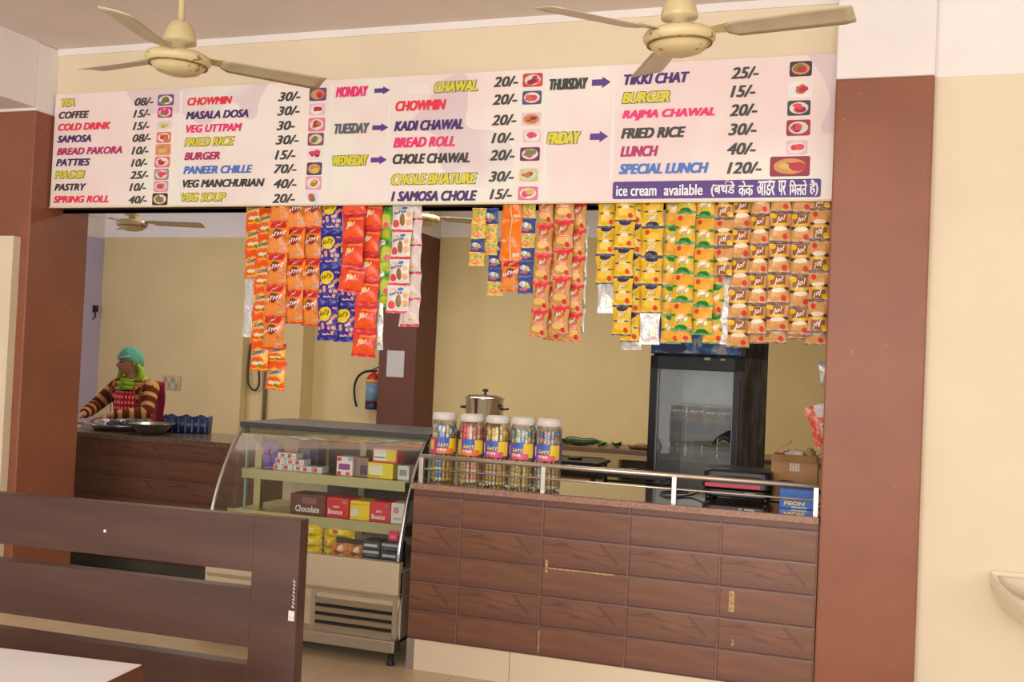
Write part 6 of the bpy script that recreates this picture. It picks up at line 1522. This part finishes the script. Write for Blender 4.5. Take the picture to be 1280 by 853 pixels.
# trousers, apron, dupatta
V3, E3, R3 = [], [], []
def j3(p, r, par=None):
    V3.append(p); R3.append(r); i = len(V3) - 1
    if par is not None: E3.append((par, i))
    return i
c0 = j3(P(0, -0.02, 0.86), (0.17, 0.14))
for s in (-1, 1):
    c1 = j3(P(s * 0.09, -0.02, 0.78), 0.115, c0); c2 = j3(P(s * 0.095, 0.0, 0.46), 0.085, c1); c3 = j3(P(s * 0.095, -0.03, 0.12), 0.062, c2)
tv, tf = skin_mesh('trouser_skeleton', V3, E3, R3, 0, None, PW)
m = MB(); m.add(tv, tf, 0, True); m.build('trousers', plain('dark_maroon_cloth', (80, 30, 34), 0.9, 0, 0.1), PW)
for s in (-1, 1):
    m = MB(); m.tube([P(s * 0.092, -0.085, 0.035), P(s * 0.092, -0.05, 0.042), P(s * 0.095, 0.06, 0.040), P(s * 0.096, 0.135, 0.030), P(s * 0.096, 0.16, 0.026)], [0.030, 0.042, 0.044, 0.040, 0.022], 12)
    m.build('shoe', plain('black_rubber', (30, 28, 28), 0.6), PW)
def apron_mat():
    k = NT('red_dotted_apron_cloth'); k.setp(0.85, 0, 0.1)
    uv = k.coord('UV'); vo = k.n('ShaderNodeTexVoronoi', voronoi_dimensions='2D'); vo.inputs['Scale'].default_value = 1.0; vo.inputs['Randomness'].default_value = 0.0
    k.put(vo.inputs['Vector'], k.vmath('MULTIPLY', uv, (9, 14, 1)))
    k.col(k.mix(k.math('LESS_THAN', vo.outputs['Distance'], 0.27), lin((212, 40, 58)), lin((240, 196, 196)))); return k.m
m = MB(); g = []; NU, NV = 14, 20
for i in range(NV + 1):
    z = 1.275 - (1.275 - 0.62) * i / NV; row = []
    for j in range(NU + 1):
        t = j / NU * 2 - 1; hw_ = 0.125 if z > 1.08 else 0.125 + 0.06 * min(1, (1.08 - z) / 0.08)
        r = t * hw_; bulge = 0.158 + 0.018 * math.exp(-((z - 1.19) / 0.09) ** 2)
        row.append(P(r, bulge - 0.55 * r * r / 0.16 + 0.004 * math.sin(9 * t + 7 * z), z))
    g.append(row)
m.sheet(g, 0, True)
ap = m.build('apron', apron_mat(), PW, fix=False); ap['label'] = 'red apron with white dots'
ul = ap.data.uv_layers.new(name='UVMap')
for lp in ap.data.loops: ul.data[lp.index].uv = ((lp.vertex_index % (NU + 1)) / NU, (lp.vertex_index // (NU + 1)) / NV)
ap.modifiers.new('solid', 'SOLIDIFY').thickness = 0.004
m = MB()
for s in (-1, 1): m.tube([P(s * 0.105, 0.155, 1.27), P(s * 0.10, 0.13, 1.33), P(s * 0.085, 0.06, 1.39), P(s * 0.06, -0.05, 1.40)], 0.008, 6)
m.build('apron_strap', plain('red_strap', (206, 40, 58), 0.85), PW)
m = MB(); g = []
for i in range(13):
    z = 1.36 - 0.062 * i; g.append([P(-0.215 + 0.035 * j + 0.004 * math.sin(2 * i), -0.085 - 0.022 * j - 0.006 * math.sin(i + j), z) for j in range(-1, 7)])
m.sheet(g, 0, True, Fv * -0.005)
o = m.build('shawl', plain('crimson_cloth', (182, 26, 60), 0.85, 0, 0.1), PW); o['label'] = 'crimson shawl falling behind her back'
m = MB(); g = []
for i in range(9):
    z = 1.22 - 0.045 * i; g.append([P(0.125 + 0.018 * j, 0.150 - 0.022 * j, z) for j in range(5)])
m.sheet(g, 0, True, Fv * -0.004)
m.build('side_panel', plain('grey_floral_cloth', (150, 142, 150), 0.85, 0, 0.35, 50), PW)

# ------------------------------------------------------------------ ceiling fans
def fan(c, rot, tilt, R, label, ztop=3.52, rod=True):
    t = thing('ceiling_fan', label, 'ceiling fan', c, 0)
    Q = Matrix.Rotation(tilt[0], 3, 'Y') @ Matrix.Rotation(-tilt[1], 3, 'X')
    m = MB(); m.lathe([(0.0, -0.072), (0.045, -0.070), (0.085, -0.058), (0.100, -0.044), (0.104, -0.036), (0.112, -0.032), (0.128, -0.020), (0.130, -0.004), (0.122, 0.010), (0.10, 0.020), (0.04, 0.028), (0.0, 0.030)], (0, 0, 0), 36, ax=Q)
    m.build('motor_housing', FANRUST, t, world=False)
    m = MB(); m.lathe([(0.114, -0.0335), (0.1165, -0.036), (0.118, -0.029), (0.1155, -0.0275)], (0, 0, 0), 36, ax=Q); m.build('trim_ring', plain('worn_gold_ring', (150, 116, 66), 0.4, 0.3, 0.25, 60), t, world=False)
    m = MB(); m.lathe([(0.0, 0.028), (0.030, 0.028), (0.030, 0.055), (0.066, 0.060), (0.066, 0.075), (0.058, 0.105), (0.040, 0.140), (0.022, 0.150), (0.0, 0.150)], (0, 0, 0), 24, ax=Q); m.build('canopy_bell', FANCREAM, t, world=False)
    H = ztop - c[2]
    m = MB(); m.tube([Q @ Vector((0, 0, 0.145)), (0, 0, H - 0.001)], 0.0125, 10); m.build('down_rod', FANCREAM, t, world=False)
    m = MB(); m.lathe([(0.02, -0.11), (0.05, -0.08), (0.062, -0.03), (0.064, -0.001)], (0, 0, H), 24); m.build('ceiling_cup', FANCREAM, t, world=False)
    for q in range(3):
        a = rot + q * 2 * math.pi / 3
        d = Vector((math.cos(a), math.sin(a), 0)); s = Vector((-math.sin(a), math.cos(a), 0)); u = Vector((0, 0, 1))
        m = MB(); g = []
        for i in range(13):
            x = 0.17 + (R - 0.17) * i / 12; wd = (0.055 + 0.012 * (i / 12)) * (0.55 if i == 0 else 1.0) * (0.86 if i == 12 else 1.0)
            row = []
            for j in range(6):
                y = -wd + 2 * wd * j / 5
                row.append(Q @ (d * x + s * y + u * (0.004 - 0.20 * y - 0.9 * y * y)))
            g.append(row)
        m.sheet(g, 0, True, Q @ (u * -0.0025))
        b = m.build('blade', FANBLADE, t, world=False)
        m = MB(); m.prism([(p[0], p[1]) for p in ((0.10, -0.022), (0.19, -0.038), (0.215, -0.038), (0.215, 0.038), (0.19, 0.038), (0.10, 0.022))], 0.006, 0.010, 'z')
        m.v = [tuple(Q @ (d * p[0] + s * p[1] + u * (p[2] - 0.20 * p[1]))) for p in m.v]
        for yy in (-0.02, 0.02):
            m.ball(tuple(Q @ (d * 0.20 + s * yy + u * (0.012 - 0.20 * yy))), 0.006, 8, 5)
        m.build('blade_bracket', FANCREAM, t, world=False)
    return t
kf = NT('rust_spotted_fan_enamel'); kf.setp(0.35)
fv_ = kf.coord('Object'); f1_ = kf.noise(38, 3, 0.6, fv_); f2_ = kf.noise(9, 2, 0.5, fv_)
kf.col(kf.mix(kf.math('MULTIPLY', kf.math('MULTIPLY', kf.math('GREATER_THAN', f1_, 0.60), kf.math('GREATER_THAN', f2_, 0.52)), 0.8), lin((216, 198, 152)), lin((122, 82, 46))))
FANRUST = kf.m
fan((-0.702, -1.587, 2.829), 7.075, (0.035, -0.013), 0.6, 'cream ceiling fan hanging above the left half of the menu board')
fan((1.311, -1.432, 2.846), -0.121, (-0.031, -0.055), 0.6, 'cream ceiling fan hanging above the right half of the menu board')
fan((-3.82, 2.0, 2.68), 0.28, (0, 0), 0.6, 'ceiling fan in the kitchen above the woman')
fan((-1.62, 3.0, 2.86), 0.55, (0, 0), 0.6, 'ceiling fan deep in the kitchen between the hanging packets')

# ------------------------------------------------------------------ bench and table in front
BN = thing('bench', 'dark walnut booth bench with slatted back in the foreground', 'bench', (-0.6, -2.2, 0))
bz = lambda x: 1.158 + (x - 0.46) * 0.010
X0 = -1.35
def slab(x0, x1, za, zb, nm, y0=-2.40, y1=-2.352):
    m = MB(); k = 0.010
    vs = [(x0, y0, za + (x0 - 0.46) * k), (x1, y0, za + (x1 - 0.46) * k), (x1, y1, za + (x1 - 0.46) * k), (x0, y1, za + (x0 - 0.46) * k),
          (x0, y0, zb + (x0 - 0.46) * k), (x1, y0, zb + (x1 - 0.46) * k), (x1, y1, zb + (x1 - 0.46) * k), (x0, y1, zb + (x0 - 0.46) * k)]
    m.add(vs, [(3, 2, 1, 0), (4, 5, 6, 7), (0, 1, 5, 4), (1, 2, 6, 5), (2, 3, 7, 6), (3, 0, 4, 7)])
    return m.build(nm, BENCHW, BN, bevel=0.002)
slab(0.272, 0.430, 0.0, 1.158, 'end_post'); slab(X0 - 0.158, X0, 0.0, 1.158, 'end_post')
slab(X0, 0.272, 0.993, 1.158, 'back_rail'); slab(X0, 0.272, 0.769, 0.941, 'back_rail'); slab(X0, 0.272, 0.46, 0.717, 'back_rail')
m = MB(); m.box(X0 - 0.1, 0.40, -2.351, -1.93, 0.40, 0.445); m.build('seat', BENCHW, BN, bevel=0.003)
for x in (X0 - 0.1, 0.36):
    m = MB(); m.box(x, x + 0.04, -2.34, -1.95, 0, 0.40); m.build('leg_panel', BENCHW, BN, bevel=0.002)
m = MB(); m.lathe([(0.0, 0.0), (0.005, 0.0), (0.0045, 0.002), (0.0, 0.003)], (-0.266, -2.400, 1.062), 12, ax=Matrix.Rotation(math.pi / 2, 3, 'X')); m.build('screw_cap', WHT, BN)
m = MB(); add_scribble(m, 8, 6, lambda u, v: (0.4225 - 0.009 * v, -2.4008, 0.90 + 0.085 * u)); m.box(0.404, 0.424, -2.4008, -2.4, 0.862, 0.892)
o = m.build('worn_sticker', plain('worn_white_print', (206, 196, 192), 0.6, 0, 0.2, 80), BN); o['label'] = 'worn white vertical print on the end post'
TB = thing('dining_table', 'white-topped dining table at the lower left with wooden edge', 'table', (-0.50, -3.03, 0), math.radians(6.2))
TOPM = plain('white_laminate', (250, 248, 248), 0.25, 0, 0.015, 5)
m = MB(); m.box(-0.62, 0.62, -0.33, 0.33, 0.7395, 0.7505); m.build('table_top', TOPM, TB, world=False)
EDM = laminate_mat('brown_edge_band', (96, 58, 44), (120, 76, 60), 4, 4, 0.4)
m = MB(); m.box(-0.625, 0.625, -0.335, 0.335, 0.70, 0.7394); m.box(0.62, 0.625, -0.335, 0.335, 0.7394, 0.750); m.box(-0.625, 0.625, 0.33, 0.335, 0.7394, 0.750); m.build('edge_band', EDM, TB, world=False)
for sx in (-0.45, 0.45):
    m = MB(); m.box(sx - 0.03, sx + 0.03, -0.2, 0.2, 0.03, 0.70); m.box(sx - 0.04, sx + 0.04, -0.3, 0.3, 0, 0.03); m.build('leg', BENCHW, TB, world=False, bevel=0.003)

# ------------------------------------------------------------------ wash basin on the right wall
WB = thing('wash_basin', 'cream ceramic wash basin on the cream wall at the right edge', 'wash basin', (2.80, 0.05, 0.59))
CER = plain('cream_ceramic', (236, 224, 196), 0.18, 0, 0.02, 4)
m = MB(); N = 28
def ringD(hw, dep, z, y0=0.05, pw=2.4):
    pts = []
    for q in range(N + 1):
        a = math.pi * q / N; cx, sy = math.cos(a), math.sin(a)
        pts.append((2.80 - hw * (abs(cx) ** (2 / pw)) * (1 if cx > 0 else -1), y0 - dep * (abs(sy) ** (2 / pw)), z - 0.055 * (dep / 0.45) * abs(sy) ** (2 / pw)))
    return pts
rows = [ringD(0.245, 0.44, 0.800), ringD(0.255, 0.455, 0.806), ringD(0.257, 0.458, 0.785), ringD(0.250, 0.44, 0.735), ringD(0.215, 0.36, 0.675), ringD(0.14, 0.22, 0.62), ringD(0.06, 0.10, 0.590)]
inn = [ringD(0.245, 0.44, 0.800), ringD(0.222, 0.405, 0.790, 0.03), ringD(0.195, 0.34, 0.735, 0.02), ringD(0.11, 0.19, 0.700, -0.02), ringD(0.03, 0.06, 0.690, -0.05)]
m.sheet(rows, 0, True); m.sheet(inn, 0, True)

m.build('bowl', CER, WB, fix=False)
m = MB(); m.box(2.545, 3.055, 0.030, 0.0495, 0.790, 0.812); m.build('back_ledge', CER, WB, bevel=0.008)
m = MB(); m.tube([(2.80, -0.05, 0.595), (2.80, -0.05, 0.50), (2.80, 0.0, 0.45), (2.80, 0.049, 0.45)], 0.018, 10); m.build('drain_pipe', CHROME, WB)
m = MB(); m.tube([(2.80, 0.03, 0.81), (2.80, 0.03, 0.90), (2.80, 0.0, 0.925), (2.80, -0.08, 0.915)], 0.010, 10); m.build('tap', CHROME, WB)

nest(PW, 'cap_band', 'head_cap'); nest(PW, 'apron_strap', 'apron'); nest(BN, 'worn_sticker', 'end_post'); nest(BN, 'screw_cap', 'back_rail')
for o in [o for o in COL.objects if o.parent is None and o.name.split('.')[0] == 'ceiling_fan']: nest(o, 'blade_bracket', 'blade'); nest(o, 'trim_ring', 'motor_housing')
for o in [o for o in COL.objects if o.parent is None and o.name.split('.')[0] == 'candy_jar']: nest(o, 'label_band', 'paper_label'); nest(o, 'lettering', 'paper_label')
